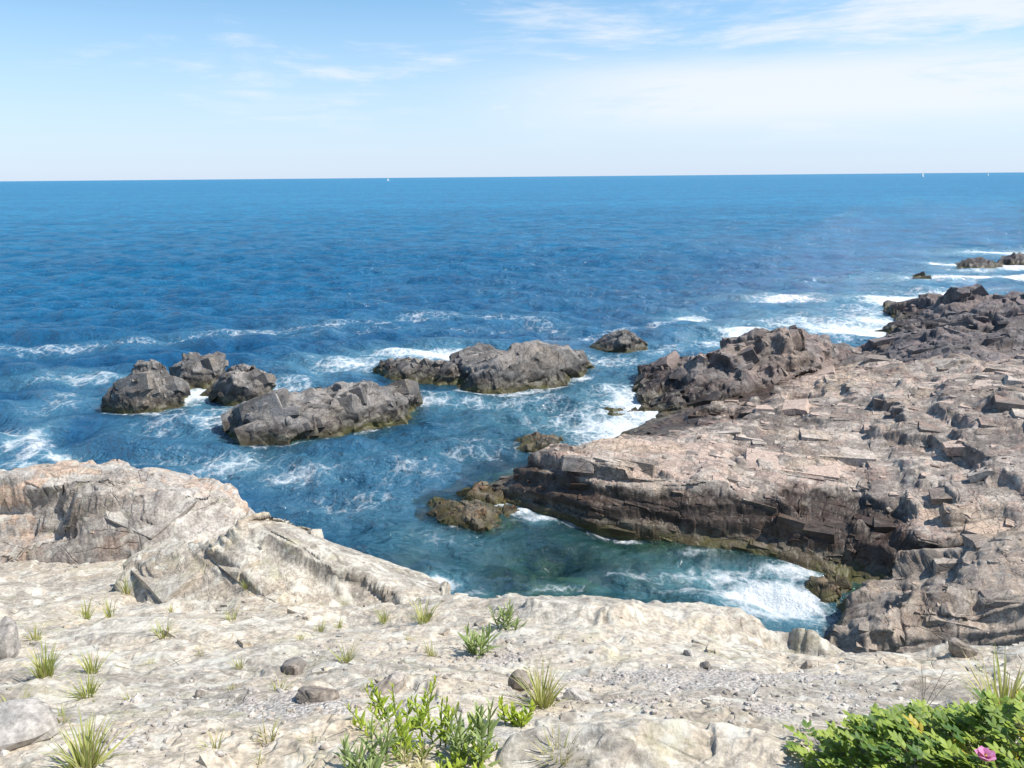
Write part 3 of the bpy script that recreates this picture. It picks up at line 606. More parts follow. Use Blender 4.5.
th = np.linspace(math.radians(-66), math.radians(62), 860)
rr = np.concatenate([np.geomspace(6.5, 90, 760, endpoint=False), np.geomspace(90, 24000, 200)])
X = np.sin(th)[:, None] * rr; Y = np.cos(th)[:, None] * rr
Z = np.zeros(X.shape); wr = np.random.default_rng(3)
shelter = 1 - np.clip(samp(near2, X, Y) * 1.8, 0, .75)
for k in range(46):
    lam = .55 * 1.11 ** k if k < 26 else wr.uniform(.7, 7); ang = wr.normal(math.radians(250), .55); kk = 2 * math.pi / lam
    amp = .0115 * lam ** .8 if lam < 2.2 else .0145 * lam ** .25
    fade = np.clip(1.3 - rr / (lam * 45), 0, 1)
    ph = kk * (X * math.cos(ang) + Y * math.sin(ang)) + wr.uniform(0, 6.28)
    s = np.sin(ph); Z += amp * (s + .25 * np.cos(2 * ph)) * fade
Z *= shelter * 1.5
# foam: where the swell breaks (place, half-widths in metres across and away, amount)
foam = np.zeros(X.shape); milk = np.zeros(X.shape)
FO = [(192, 396, 1.0, 1.4, 1.3), (440, 355, 2.3, 1.5, 1.35), (350, 363, 2.2, 1.7, .7), (395, 352, 1.8, 1.2, .8), (228, 416, 1.5, 2.2, .62), (165, 425, 1.4, 2.0, .42), (285, 385, 1.8, 1.5, .55), (470, 402, 1.3, .9, .5), (430, 400, 1.6, .9, .55), (655, 408, 2.0, 3.2, 1.15), (620, 430, 2.0, 2.4, .95), (585, 420, 2.4, 2.2, .62), (690, 375, 1.2, 2.5, .8), (640, 395, 2.0, 2.0, .8), (540, 400, 3.2, 1.5, .45), (610, 362, 2.0, 1.5, .6), (660, 350, 1.6, 1.6, .55),
      (745, 334, 1.5, 2.2, 1.1), (690, 318, 1.2, 1.2, .8), (720, 345, 1.5, 2.5, .7), (850, 331, 3.0, 2.6, 1.3), (880, 322, 2.2, 2.5, .9), (805, 325, 2.6, 3, .75), (900, 302, 2.5, 2.6, 1.2), (870, 312, 2.2, 3, .6), (785, 299, 3, 1.2, .8), (940, 293, 4, 2, .6),
      (965, 277, 4, 1.3, 1.1), (1000, 278, 7, 1.3, 1.2), (935, 277, 3, 1.0, .8), (995, 252.5, 4, 2.2, 1.2), (948, 264, 1.6, 2.0, 1.2), (1014, 267, 3, 2.2, 1.3), (975, 270, 3, 1.5, .6),
      (55, 453, .9, .55, .7), (20, 462, .9, .5, .6), (25, 438, .5, 1.5, .7), (85, 378, 2.4, 1.0, .62), (60, 405, 1.2, 2, .45), (235, 462, 1.6, 1.0, .6), (300, 472, 1.6, .9, .5), (170, 455, 1.5, .8, .45),
      (350, 500, 1.8, 1.3, .42), (410, 470, 2.2, 1.6, .36), (480, 450, 2.0, 1.4, .36), (560, 455, 1.0, .8, .55), (445, 540, 1.5, .8, .3), (640, 579, 1.0, .3, .5), (760, 597, .95, .85, 1.25), (795, 600, .7, .8, 1.2), (715, 575, 1.1, .45, .8), (790, 573, .8, .45, .95), (690, 592, .8, .4, .5), (560, 592, 1.0, .25, .4), (436, 583, .45, .3, 1.0), (480, 588, .6, .2, .45), (520, 512, .5, .28, .95), (540, 520, .5, .25, .9), (500, 503, .4, .35, .7), (690, 553, 1.0, .25, .4)]
for px, py, rx, ry, s in FO:
    c = onz(px, py, 0); q = ((X - c[0]) / rx) ** 2 + ((Y - c[1]) / ry) ** 2
    foam = np.maximum(foam, s * np.exp(-q)); milk = np.maximum(milk, min(s, 1.) * np.exp(-q / 2.6))
def streak(pts, w, s):                        # a drifting line of foam
    global foam, milk
    Pw = onz(np.array([p[0] for p in pts]), np.array([p[1] for p in pts]), 0)
    tt = np.concatenate([[0], np.cumsum(np.hypot(*np.diff(Pw[:, :2], axis=0).T))])
    f = np.linspace(0, tt[-1], 90); sx = np.interp(f, tt, Pw[:, 0]); sy = np.interp(f, tt, Pw[:, 1])
    sel = (rr > np.hypot(sx, sy).min() - 5) & (rr < np.hypot(sx, sy).max() + 5)
    d = np.full((X.shape[0], sel.sum()), 99.)
    for a, b in zip(sx, sy): d = np.minimum(d, np.hypot(X[:, sel] - a, Y[:, sel] - b))
    P = np.stack([X[:, sel], Y[:, sel], X[:, sel] * 0], -1)
    g = s * np.exp(-(d / w) ** 2) * (.45 + .9 * fbm(P * .35, 4, 3))
    foam[:, sel] = np.maximum(foam[:, sel], g); milk[:, sel] = np.maximum(milk[:, sel], .5 * s * np.exp(-(d / w / 1.8) ** 2))
streak([(-60, 352), (0, 350), (60, 348), (130, 344), (200, 336), (260, 331), (330, 325), (400, 318), (470, 315), (530, 320), (560, 330)], 1.1, .5)
streak([(300, 335), (400, 328), (520, 330)], .7, .36)
streak([(540, 345), (580, 340), (690, 318), (745, 320)], .7, .5)
streak([(0, 432), (40, 440), (25, 455)], .5, .7)
streak([(506, 507), (540, 518), (590, 530), (640, 541)], .16, .7)
streak([(110, 413), (150, 416), (180, 411)], .3, .55); streak([(232, 441), (260, 449), (322, 442), (400, 423)], .22, .4); streak([(458, 391), (510, 395), (560, 386), (586, 376)], .4, .6)
shore = np.clip(samp(near1, X, Y), 0, 1)
exposed = np.clip(foam * 1.2 + .25, 0, 1)
foam = np.maximum(foam, np.clip(shore * 2.2, 0, 1) * exposed * .62)
bedz = np.maximum(samp(HM, X, Y, -9.), seabed_z(X, Y))
bedz = np.where(X ** 2 + Y ** 2 > 58 ** 2, -6, bedz)
depth = np.clip(-bedz, .05, 9)
clear = np.exp(-depth * .7) * np.clip(1.6 - np.hypot(X, Y) / 32, .25, 1)
cv = onz(610, 560, 0); green = np.exp(-(((X - cv[0]) / 6.0) ** 2 + ((Y - cv[1]) / 3.6) ** 2))
c2_ = onz(540, 420, 0); green = np.maximum(green, .45 * np.exp(-(((X - c2_[0]) / 7) ** 2 + ((Y - c2_[1]) / 6) ** 2)))
Z += np.clip(foam - .6, 0, 1) * (fbm(np.stack([X * 1.6, Y * 1.6, X * 0], -1), 12, 4) - .3) * .35 * (rr < 80)

M_SEA, t = new_mat('sea_water')
pos = t.n('ShaderNodeNewGeometry').outputs['Position']
fo, mi, cl, gn = t.attr('foam'), t.attr('milk'), t.attr('clear'), t.attr('green')
sx = t.map(pos, (0, 0, .15), (.85, 1.1, 1))
b1 = t.noise(sx, .55, 4, .6, .15); b2 = t.noise(sx, 2.3, 5, .62, .1); b3 = t.noise(t.map(pos, (0, 0, -.3), (1, 1.5, 1)), 9, 3, .6)
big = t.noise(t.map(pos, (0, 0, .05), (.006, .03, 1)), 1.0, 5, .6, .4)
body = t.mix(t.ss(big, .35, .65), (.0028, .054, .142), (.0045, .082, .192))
body = t.mix(t.attr('offshore'), body, t.mix(t.ss(big, .35, .65), (.007, .190, .360), (.010, .225, .410)))  # distant water lightened in its colour, standing in for reflected sky
trough = t.noise(t.map(pos, (0, 0, .1), (.75, .7, 1)), .8, 7, .72, .1)
trough = t.m('MULTIPLY_ADD', t.noise(t.map(pos, (0, 0, -.1), (.7, .5, 1), (7, 3, 0)), .22, 5, .7, .3), .40, t.m('MULTIPLY', trough, .60))
body = t.mix(t.ss(trough, .40, .60, .55, 0), body, (.002, .045, .12))  # dark wave troughs painted into the body colour by noise
body = t.mix(gn, body, (.009, .062, .056))
body = t.mix(t.m('MULTIPLY', mi, .85), body, (.13, .31, .37))
b0 = t.noise(t.map(pos, (0, 0, .08), (.7, .9, 1)), .22, 5, .62, .3)
bh = t.m('ADD', t.m('MULTIPLY', b1, .55), t.m('ADD', t.m('MULTIPLY', b2, .30), t.m('ADD', t.m('MULTIPLY', b3, .03), t.m('MULTIPLY', b0, 1.0))))
bn = t.n('ShaderNodeBump', i={'Height': bh, 'Strength': 1.0, 'Distance': 1.0})
dif = t.n('ShaderNodeBsdfDiffuse', i={0: body, 'Normal': bn.outputs[0]})
trn = t.n('ShaderNodeBsdfTransparent', i={0: (.50, .80, .66)})
under = t.n('ShaderNodeMixShader', i={0: t.m('MULTIPLY', cl, t.m('SUBTRACT', 1.0, t.m('MULTIPLY', mi, .6))), 1: dif.outputs[0], 2: trn.outputs[0]})
fr = t.n('ShaderNodeFresnel', i={'IOR': 1.333, 'Normal': bn.outputs[0]})
gl = t.n('ShaderNodeBsdfGlossy', i={0: (1, 1, 1), 'Roughness': .08, 'Normal': bn.outputs[0]})
surf = t.n('ShaderNodeMixShader', i={0: t.m('MINIMUM', t.m('MULTIPLY', fr.outputs[0], .85), .20), 1: under.outputs[0], 2: gl.outputs[0]})
# lacy foam
wv = t.mix(.35, pos, t.n('ShaderNodeTexNoise', i={'Vector': pos, 'Scale': 1.4, 'Detail': 4.0}).outputs[1], 'ADD')
vo = t.n('ShaderNodeTexVoronoi', feature='DISTANCE_TO_EDGE', i={'Vector': t.map(wv, scale=(1, .75, 1)), 'Scale': 2.6})
vo2 = t.n('ShaderNodeTexVoronoi', feature='DISTANCE_TO_EDGE', i={'Vector': wv, 'Scale': 6.5})
lace = t.m('ADD', t.ss(vo.outputs[0], 0, .22, .55, 0), t.ss(vo2.outputs[0], 0, .2, .3, 0))
fn = t.noise(pos, 1.7, 7, .68, .5)
fv = t.m('ADD', t.m('ADD', t.m('MULTIPLY', fo, .95), t.m('MULTIPLY', t.m('SUBTRACT', fn, .5), 1.5)), t.m('SUBTRACT', t.m('MULTIPLY', lace, .34), .10))
fm = t.m('MULTIPLY', t.ss(fv, .30, 1.05), t.ss(fo, .08, .34))
fb = t.n('ShaderNodeBump', i={'Height': t.noise(pos, 7, 6, .7), 'Strength': .7, 'Distance': .25})
fd = t.n('ShaderNodeBsdfDiffuse', i={0: (.80, .83, .84), 'Normal': fb.outputs[0]})
fin = t.n('ShaderNodeMixShader', i={0: t.m('MULTIPLY', fm, .93), 1: surf.outputs[0], 2: fd.outputs[0]})
t.n('ShaderNodeOutputMaterial', i={0: fin.outputs[0]})
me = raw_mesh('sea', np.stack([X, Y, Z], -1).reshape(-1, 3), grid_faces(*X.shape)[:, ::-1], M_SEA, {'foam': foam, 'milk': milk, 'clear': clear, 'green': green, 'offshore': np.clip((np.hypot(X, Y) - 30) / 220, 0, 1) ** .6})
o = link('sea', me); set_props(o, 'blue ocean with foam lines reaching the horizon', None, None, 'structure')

tick('sea')
# ------------------------------------------------------------------ plants
def hit(px, py):
    d = ray(px, py); best = None
    for b in BVHS:
        r = b.ray_cast(Vector(CAM), Vector(d).normalized())
        if r[0] is not None and (best is None or r[3] < best[1]): best = (r[0], r[3])
    return best[0] if best else None
def drop(x, y, z0=9):
    best = None
    for b in BVHS:
        r = b.ray_cast(Vector((x, y, z0)), Vector((0, 0, -1)))
        if r[0] is not None and (best is None or r[0].z > best.z): best = r[0]
    return best

class Strips:
    """collects bent, tapered leaves or stems as quads"""
    def __init__(s): s.v = []; s.f = []; s.t = []
    def blade(s, root, az, length, lean, curl, width, tone, nseg=5, shape='grass', fold=.25, roll=0.):
        p = np.array(root, float); d_h = np.array([math.cos(az), math.sin(az), 0]); side = np.array([-math.sin(az), math.cos(az), 0])
        a = lean; b0 = len(s.v)
        for k in range(nseg + 1):
            t = k / nseg
            if shape == 'grass': w = width * (1 - t ** 1.6) * (.75 + .5 * t * (1 - t) * 2)
            else: w = width * max(.04, math.sin(math.pi * min(1, (t * .93 + .05)) ** .85))
            up = np.array([0, 0, 1.]) * math.sin(a) + -0 * d_h
            dr = d_h * math.sin(a) + np.array([0, 0, 1.]) * math.cos(a)
            nrm = np.cross(side, dr)
            sd = side * math.cos(roll) + nrm * math.sin(roll)
            s.v += [p - sd * w / 2 + nrm * w * fold, p.copy(), p + sd * w / 2 + nrm * w * fold]; s.t += [tone] * 3
            p = p + dr * length / nseg; a += curl / nseg
        for k in range(nseg):
            q = b0 + 3 * k
            s.f += [(q, q + 1, q + 4, q + 3), (q + 1, q + 2, q + 5, q + 4)]
        return p
    def tube(s, pts, r, tone):
        b0 = len(s.v); n = len(pts)
        for k, p in enumerate(pts):
            rad = r * (1 - .6 * k / max(1, n - 1)); p = np.array(p, float)
            for q in range(4):
                an = q * math.pi / 2; s.v.append(p + np.array([math.cos(an), math.sin(an), 0]) * rad); s.t.append(tone)
        for k in range(n - 1):
            for q in range(4):
                a = b0 + 4 * k + q; b = b0 + 4 * k + (q + 1) % 4; s.f.append((a, b, b + 4, a + 4))
    def build(s, name, mat, parent, smooth=True):
        if not s.f: return None
        me = raw_mesh(name, np.array(s.v), np.array(s.f), mat, {'tone': np.array(s.t)}, smooth)
        return link(name, me, parent)
def empty(name, loc, label, cat, group=None):
    o = bpy.data.objects.new(name, None); C.objects.link(o); o.location = loc; o.empty_display_size = .05; set_props(o, label, cat, group); return o

M_GRASS = leaf_mat('grass_blade', (.24, .29, .07), (.52, .53, .19), .35)
M_STRAW = leaf_mat('straw_blade', (.42, .37, .17), (.58, .52, .29), .25)
M_GOLD = leaf_mat('broad_leaf', (.21, .33, .03), (.50, .58, .08), .35)
M_SAGE = leaf_mat('sage_leaf', (.20, .28, .09), (.38, .45, .18), .3)
M_ROSE = leaf_mat('rose_leaf', (.06, .14, .018), (.31, .40, .055), .3, .55)
M_YEL = leaf_mat('yellow_leaf', (.45, .36, .03), (.60, .50, .06), .3)
M_PINK = leaf_mat('pink_petal', (.55, .16, .36), (.75, .35, .55), .3)
M_STEM = plain_mat('brown_stem', (.14, .09, .05)); M_GSTEM = plain_mat('green_stem', (.16, .2, .05)); M_DRY = plain_mat('dry_twig', (.30, .26, .21))
M_CORE = plain_mat('flower_core', (.65, .45, .06))

TUFTS = [  # px, py of the root, height px, spread, blades, dryness, label
 (85, 768, 46, .9, 46, .25, 'large spiky grass tuft at the bottom left corner'),
 (14, 718, 26, .8, 30, .5, 'straw-coloured grass tuft at the left edge beside a pale rock'),
 (60, 722, 18, 1.1, 22, .2, 'low flat grass tuft above the spiky corner tuft'),
 (45, 676, 30, .9, 40, .1, 'grass tuft growing on the left with the widest fan of green blades'),
 (92, 672, 26, .7, 24, .1, 'upright feathery grass tuft with two stacked clumps at left'),
 (88, 696, 26, .8, 30, .15, 'bushy green grass tuft just below the upright feathery tuft'),
 (86, 618, 20, .7, 18, .1, 'small bright grass tuft below the left bluff gully'),
 (110, 617, 20, .6, 14, .3, 'thin grass tuft right of the small bright tuft'),
 (126, 593, 18, .7, 16, .3, 'grass tuft in the crack at the foot of the left bluff'),
 (163, 636, 18, 1., 26, .2, 'rounded grass tuft on white lichen rock at left'),
 (240, 668, 18, .7, 16, .4, 'thin grass tuft on flat white slab'),
 (232, 620, 16, .7, 16, .1, 'small grass tuft at the foot of the slabby ledge'),
 (246, 588, 14, .6, 14, .2, 'grass tuft rooted in a crack on the slabby ledge'),
 (320, 632, 16, .7, 16, .3, 'small grass tuft left of the ledge end'),
 (338, 628, 14, .8, 18, .1, 'short dense grass tuft under the slabby ledge right end'),
 (384, 622, 18, .8, 26, .1, 'dense green grass tuft below the ledge end'),
 (424, 622, 26, .9, 30, .35, 'wispy pale grass tuft near the cliff edge'),
 (346, 662, 24, .8, 24, .2, 'upright grass tuft with wide blades on the middle slab'),
 (432, 656, 22, .7, 16, .6, 'straw-coloured wispy grass tuft left of the leafy seaside clump'),
 (278, 690, 20, 1.1, 26, .45, 'yellowing sprawling grass tuft near the dark stone'),
 (268, 742, 26, .9, 22, .5, 'sparse yellow-green grass tuft on gravel at lower left'),
 (215, 748, 24, .8, 18, .7, 'dry straw tuft on gravel beside the sparse tuft'),
 (258, 762, 14, .9, 18, .1, 'low green tuft at the bottom edge on gravel'),
 (542, 704, 40, .9, 52, .3, 'tall yellow-green grass tuft beside the dark round stone'),
 (560, 768, 38, .9, 44, .8, 'straw-coloured tuft growing against the smooth pale boulder'),
 (662, 706, 10, 1.5, 12, .5, 'flat reddish-green rosette lying on the gravel'),
 (1004, 722, 56, .7, 60, .35, 'tall grass tuft behind the rose bush at the right edge'),
 (200, 655, 12, .9, 14, .5, 'faint yellowish tuft between white slabs'),
 (170, 612, 10, 1.0, 22, .4, 'low tuft on bare rock just right of the thin tuft under the gully'),
 (300, 640, 12, 1.0, 20, .5, 'pale low tuft between two white slabs below the slabby ledge'),
 (36, 640, 16, .9, 22, .3, 'grass tuft beside the pale blocky stone on the left edge'),
 (150, 664, 9, 1.3, 30, .6, 'spreading yellowish mat of grass left of the faint tuft'),
 (232, 690, 10, 1.2, 24, .7, 'dry spreading mat of grass left of the yellowing sprawl'),
 (310, 742, 16, .9, 18, .5, 'thin mixed green and straw tuft left of the pale grassy-leaved clump'),
 (366, 690, 12, .9, 16, .5, 'short tuft directly above the leafy patch'),
 (410, 640, 10, .9, 18, .4, 'tiny pale tuft under the wispy tuft near the cliff edge'),
 (612, 736, 12, .9, 14, .7, 'dry tuft in the crack along the top of the pale boulder'),
 (130, 700, 14, 1.0, 22, .5, 'mixed straw tuft right of the bushy green tuft at left'),
 (560, 640, 10, .9, 10, .4, 'tiny tuft on the gravel behind the tall tuft'),
]
GT = 'grass tufts growing on the pale ledge'
for i, (px, py, hp, sp, nb, dry, lab) in enumerate(TUFTS):
    p = hit(px, min(py, 800))
    if p is None: continue
    r = random.Random(300 + i); dist = (p - Vector(CAM)).length; hh = hp / FPX * dist * 1.0
    t0 = empty('grass_tuft', p, lab, 'grass tuft', GT); g = Strips(); dd = Strips()
    for k in range(int(nb * 1.6)):
        az = r.uniform(0, 6.283); rad = hh * .22 * sp * math.sqrt(r.random())
        root = (math.cos(az) * rad, math.sin(az) * rad, -.02)
        L = hh * r.uniform(.55, 1.2); le = abs(r.gauss(.1, .3)) * (.6 + sp * .7)
        tgt = dd if r.random() < dry else g
        tgt.blade(root, az + r.gauss(0, .5), L, le, r.uniform(.3, 1.3) * sp, max(.0028, hh * r.uniform(.035, .06)), r.random(), 5)
    g.build('blades', M_GRASS, t0); dd.build('dry_blades', M_STRAW, t0)

def leafy(px, py, hpx, nst, label, mat, leafl=.55, spread=.5, seed=0, name='goldenrod_plant', cat='plant', group='leafy seaside plants on the ledge', lw=.26, nl=13):
    p = hit(px, min(py, 800)); r = random.Random(seed)
    dist = (p - Vector(CAM)).length; hh = hpx / FPX * dist * 1.1
    t0 = empty(name, p, label, cat, group); st = Strips(); lv = Strips()
    for k in range(nst):
        az = r.uniform(0, 6.283); off = hh * spread * .45 * math.sqrt(r.random()); base = np.array([math.cos(az) * off, math.sin(az) * off, -.02])
        H1 = hh * r.uniform(.55, 1.0); lean = min(.75, r.uniform(.05, .45) * spread * 1.4)
        top = base + np.array([math.cos(az) * math.sin(lean), math.sin(az) * math.sin(lean), math.cos(lean)]) * H1
        pts = [base + (top - base) * q / 4 + np.array([0, 0, .02 * hh * q * (4 - q) / 4]) for q in range(5)]
        st.tube(pts, .0032, .5)
        for j in range(nl):
            f = .12 + .88 * j / (nl - 1); c = base + (top - base) * f
            L = hh * leafl * r.uniform(.7, 1.1) * (1.05 - .55 * f)
            lv.blade(c, j * 2.4 + r.uniform(-.4, .4), L, .95 - .75 * f + r.uniform(-.2, .2), r.uniform(.2, .8), L * lw * r.uniform(.85, 1.2), min(1, max(0, .25 + .5 * f + r.uniform(-.3, .3))), 5, 'leaf', .16, r.uniform(-.3, .3))
    st.tube([np.array([0, 0, -.05]), np.array([0, 0, .012])], .012, .4)
    st.build('stems', M_GSTEM, t0); lv.build('leaves', mat, t0)
leafy(402, 726, 34, 22, 'bright yellow-green broad-leaved clump at the back of the bottom leafy patch', M_GOLD, .38, 1.9, 1, lw=.27)
leafy(438, 754, 38, 26, 'broad-leaved green plant in the middle of the bottom leafy patch', M_GOLD, .38, 1.9, 2, lw=.27)
leafy(478, 760, 54, 6, 'tall greyish-green narrow-leaved plant beside the pale boulder', M_SAGE, .42, .5, 3, lw=.2, nl=18)
leafy(512, 724, 24, 5, 'small rounded-leaf sprig reaching right of the tall grey-green plant', M_GOLD, .5, .8, 4, lw=.42)
leafy(375, 768, 36, 8, 'pale grassy-leaved clump at the bottom edge left of the leafy patch', M_SAGE, .8, .9, 5, lw=.12)
leafy(478, 652, 26, 6, 'compact tuft of lance-shaped leaves with dark shadow, mid ledge', M_SAGE, .75, .8, 6, lw=.17)
leafy(506, 630, 22, 5, 'lance-leaved clump nearest the cliff edge above the compact tuft', M_SAGE, .75, .9, 7, lw=.15)
leafy(418, 770, 24, 6, 'straw-tinted low clump below the broad-leaved plant', M_STRAW, .7, .9, 8, lw=.14)

# rose bush at the lower right
pc = hit(955, 800); r = random.Random(12)
rb = empty('rose_bush', pc, 'dense green wild rose bush with one pink bloom at the bottom right', 'bush')
lv = Strips(); yl = Strips(); st = Strips()
AXx, AXy, AXz = .54, .34, .23; OX = .20
def bush_top(x, y):
    q = 1 - ((x - OX) / AXx) ** 2 - (y / AXy) ** 2
    return AXz * math.sqrt(max(q, 0)) * (.75 + .5 * float(vnoise(np.array([x * 6 + 3, y * 6 + 8, .3]), 9)))
for k in range(2000):
    x = OX + AXx * r.uniform(-1, 1); y = AXy * r.uniform(-1, 1)
    tz = bush_top(x, y)
    if tz < .02 and r.random() < .8: continue
    gz_ = drop(pc.x + x, pc.y + y); gb = (gz_.z - pc.z) if gz_ else 0
    z = gb + max(.02, tz * (r.uniform(.08, 1.0) if r.random() < .55 else r.uniform(.85, 1.08)))
    az = math.atan2(y, x - OX) + r.gauss(0, .9); L = r.uniform(.035, .06); lean = r.uniform(.8, 1.6)
    dr = np.array([math.cos(az) * math.sin(lean), math.sin(az) * math.sin(lean), math.cos(lean)]); c = np.array([x, y, z])
    st.tube([c - dr * .01, c + dr * L * .5, c + dr * L], .0012, .5)
    tgt = yl if r.random() < .018 else lv; tone = min(1, max(0, r.gauss(.5, .34)))
    for q in range(3):
        pp = c + dr * L * (.3 + .3 * q)
        for sg in (-1, 1):
            tgt.blade(pp, az + sg * r.uniform(.9, 1.3), r.uniform(.019, .028), lean + r.uniform(-.25, .25), r.uniform(0, .6), r.uniform(.012, .017), min(1, max(0, tone + r.uniform(-.12, .12))), 4, 'leaf', .14, sg * .25)
    tgt.blade(c + dr * L, az, r.uniform(.022, .030), lean, r.uniform(0, .6), r.uniform(.013, .018), tone, 4, 'leaf', .14)
for k in range(40):
    az = r.uniform(0, 6.28); q = math.sqrt(r.random()) * .7; x = OX + AXx * q * math.cos(az); y = AXy * q * math.sin(az)
    g0 = drop(pc.x + x * .5, pc.y + y * .5); b = np.array([x * .5, y * .5, (g0.z - pc.z if g0 else 0) - .02]); tp = np.array([x, y, b[2] + bush_top(x, y) * .95])
    st.tube([b, (b + tp) / 2 + np.array([0, 0, .02]), tp], .003, .5)
lv.build('leaves', M_ROSE, rb); yl.build('yellow_leaves', M_YEL, rb); st.build('stems', M_STEM, rb)
fp = aty(985, 758, 1.62); fr_ = bpy.data.objects.new('flower', None)
fl = Strips(); fc = np.array(fp) - np.array(pc)
fz = [g for g in [drop(fp[0], fp[1])] if g]
for q in range(5):
    fl.blade(fc, q * 1.2566 + .2, .030, .75, .7, .036, .3 + .12 * q, 5, 'leaf', .1)
for q in range(5):
    fl.blade(fc + np.array([0, 0, .003]), q * 1.2566 + .85, .024, .55, .6, .028, .5 + .1 * q, 5, 'leaf', .1)
fo_ = fl.build('flower', M_PINK, rb); st2 = Strips(); st2.tube([fc + np.array([0, 0, .002]), fc + np.array([0, 0, .012])], .006, .5); st2.tube([fc - np.array([.01, -.02, .12]), fc], .002, .5)
st2.build('flower_centre', M_CORE, fo_)
bpy.data.objects.remove(fr_)

# leafless weed stalk behind the rose bush
p = hit(922, 712); t0 = empty('dry_weed', p, 'thin grey leafless weed stalk standing behind the rose bush', 'plant'); s = Strips(); r = random.Random(5)
hh = 52 / FPX * (p - Vector(CAM)).length
for k in range(4):
    az = r.uniform(0, 6.28); ln = r.uniform(.05, .45); tp = np.array([math.cos(az) * math.sin(ln), math.sin(az) * math.sin(ln), math.cos(ln)]) * hh * r.uniform(.7, 1.1)
    s.tube([np.zeros(3) - .01, tp * .5 + r.uniform(-.01, .01), tp], .0022, .5)
    for j in range(5):
        b = tp * r.uniform(.4, .95); e = b + np.array([r.uniform(-1, 1), r.uniform(-1, 1), r.uniform(.5, 1.4)]) * hh * .16; s.tube([b, e], .0013, .5)
s.build('stalks', M_DRY, t0)

tick('plants')
# ------------------------------------------------------------------ loose stones
def stone_mesh(rx, ry, rz, seed, n1=20, n2=14):
    u = np.linspace(0, 2 * np.pi, n1, endpoint=False); v = np.linspace(-np.pi / 2 + .001, np.pi / 2 - .001, n2)
    D = np.stack([np.cos(u)[:, None] * np.cos(v), np.sin(u)[:, None] * np.cos(v), np.ones(n1)[:, None] * np.sin(v)], -1)
    f1, f2, h, dl = cells(D * 1.1 + 10 * seed, seed)
    rg = np.random.default_rng(seed); rad = np.full(D.shape[:2], 1.3)
    for k in range(11):
        pn = rg.normal(size=3); pn /= np.linalg.norm(pn); q = D @ pn; rad = np.minimum(rad, np.where(q > .05, rg.uniform(.72, 1.0) / np.maximum(q, .05), 9))
    V = D * rad[..., None] * np.array([rx, ry, rz]); i = np.arange(n1 * n2).reshape(n1, n2); j = np.roll(i, -1, 0)
    F = np.stack([i[:, :-1], j[:, :-1], j[:, 1:], i[:, 1:]], -1).reshape(-1, 4)
    return V.reshape(-1, 3), F
M_STONE = rock_mat('loose_stone', (.33, .29, .25), (.16, .14, .12), (.26, .19, .14), .4, bump=.5)
M_STONE2 = rock_mat('pale_loose_stone', (.48, .45, .41), (.28, .25, .22), (.36, .27, .22), .3, bump=.5)
STN = [(318, 700, 16, 7, M_STONE, 'flat dark brown stone on gravel left of the leafy patch'), (520, 688, 11, 11, M_STONE, 'dark round stone left of the tall yellow-green tuft'), (296, 668, 12, 5, M_STONE, 'thin dark stone shard on the slab above the flat brown stone'),
       (200, 697, 5, 5, M_STONE, 'tiny black pebble on the gravel at lower left'), (806, 668, 5, 4, M_STONE, 'tiny dark stone on bare slab in the middle right'), (705, 668, 5, 4, M_STONE, 'tiny dark stone at the edge of the pale dome slab'), (962, 654, 12, 7, M_STONE, 'dark angular stone on the ledge rim at right'),
       (12, 740, 30, 16, M_STONE2, 'pale rounded stone at the lower left corner'), (6, 655, 14, 18, M_STONE2, 'pale blocky stone on the left edge below the bluff'), (575, 700, 10, 6, M_STONE2, 'pale stone right of the tall yellow-green tuft'), (390, 690, 14, 8, M_STONE2, 'pale stone behind the leafy patch'), (690, 656, 6, 4, M_STONE2, 'small pale stone on the gravel below the dome slab')]
for i, (px, py, wp, hp, mt, lab) in enumerate(STN):
    p = hit(px, py)
    if p is None: continue
    k = (p - Vector(CAM)).length / FPX
    Vs, F = stone_mesh(wp * k, wp * k * .8, hp * k * 1.1, 900 + i)
    me = raw_mesh('stone', Vs, F, mt, {'tone': np.full(len(Vs), .5), 'crack': np.zeros(len(Vs))}, smooth=False)
    o = link('stone', me, loc=(p.x, p.y, p.z + hp * k * .35)); o.rotation_euler = (0, .15, i); set_props(o, lab, 'stone', 'loose stones on the ledge')
q = hit(590, 766); k = (q - Vector(CAM)).length / FPX
Vs, F = stone_mesh(112 * k, 80 * k, 42 * k, 977, 90, 60)
Vs = blur(Vs.reshape(90, 60, 3), 4); nn = Vs / np.linalg.norm(Vs, axis=-1, keepdims=True)
Vs, tn_, ck_ = facet(Vs, nn, [(.16, 'v', .5, .12, .02, .02), (.06, 'v', .5, .2, .03, .03)], seed=5)
Vs[:, 0] = Vs[:, 0].mean(0); Vs[:, -1] = Vs[:, -1].mean(0)
me = raw_mesh('boulder', Vs.reshape(-1, 3), F, M_GROUND, {'tone': tn_, 'crack': ck_, 'soil': tn_ * 0})
o = link('boulder', me, loc=(q.x, q.y, q.z - 14 * k)); set_props(o, 'smooth pale boulder at the bottom edge beside the leafy green clump', 'boulder')
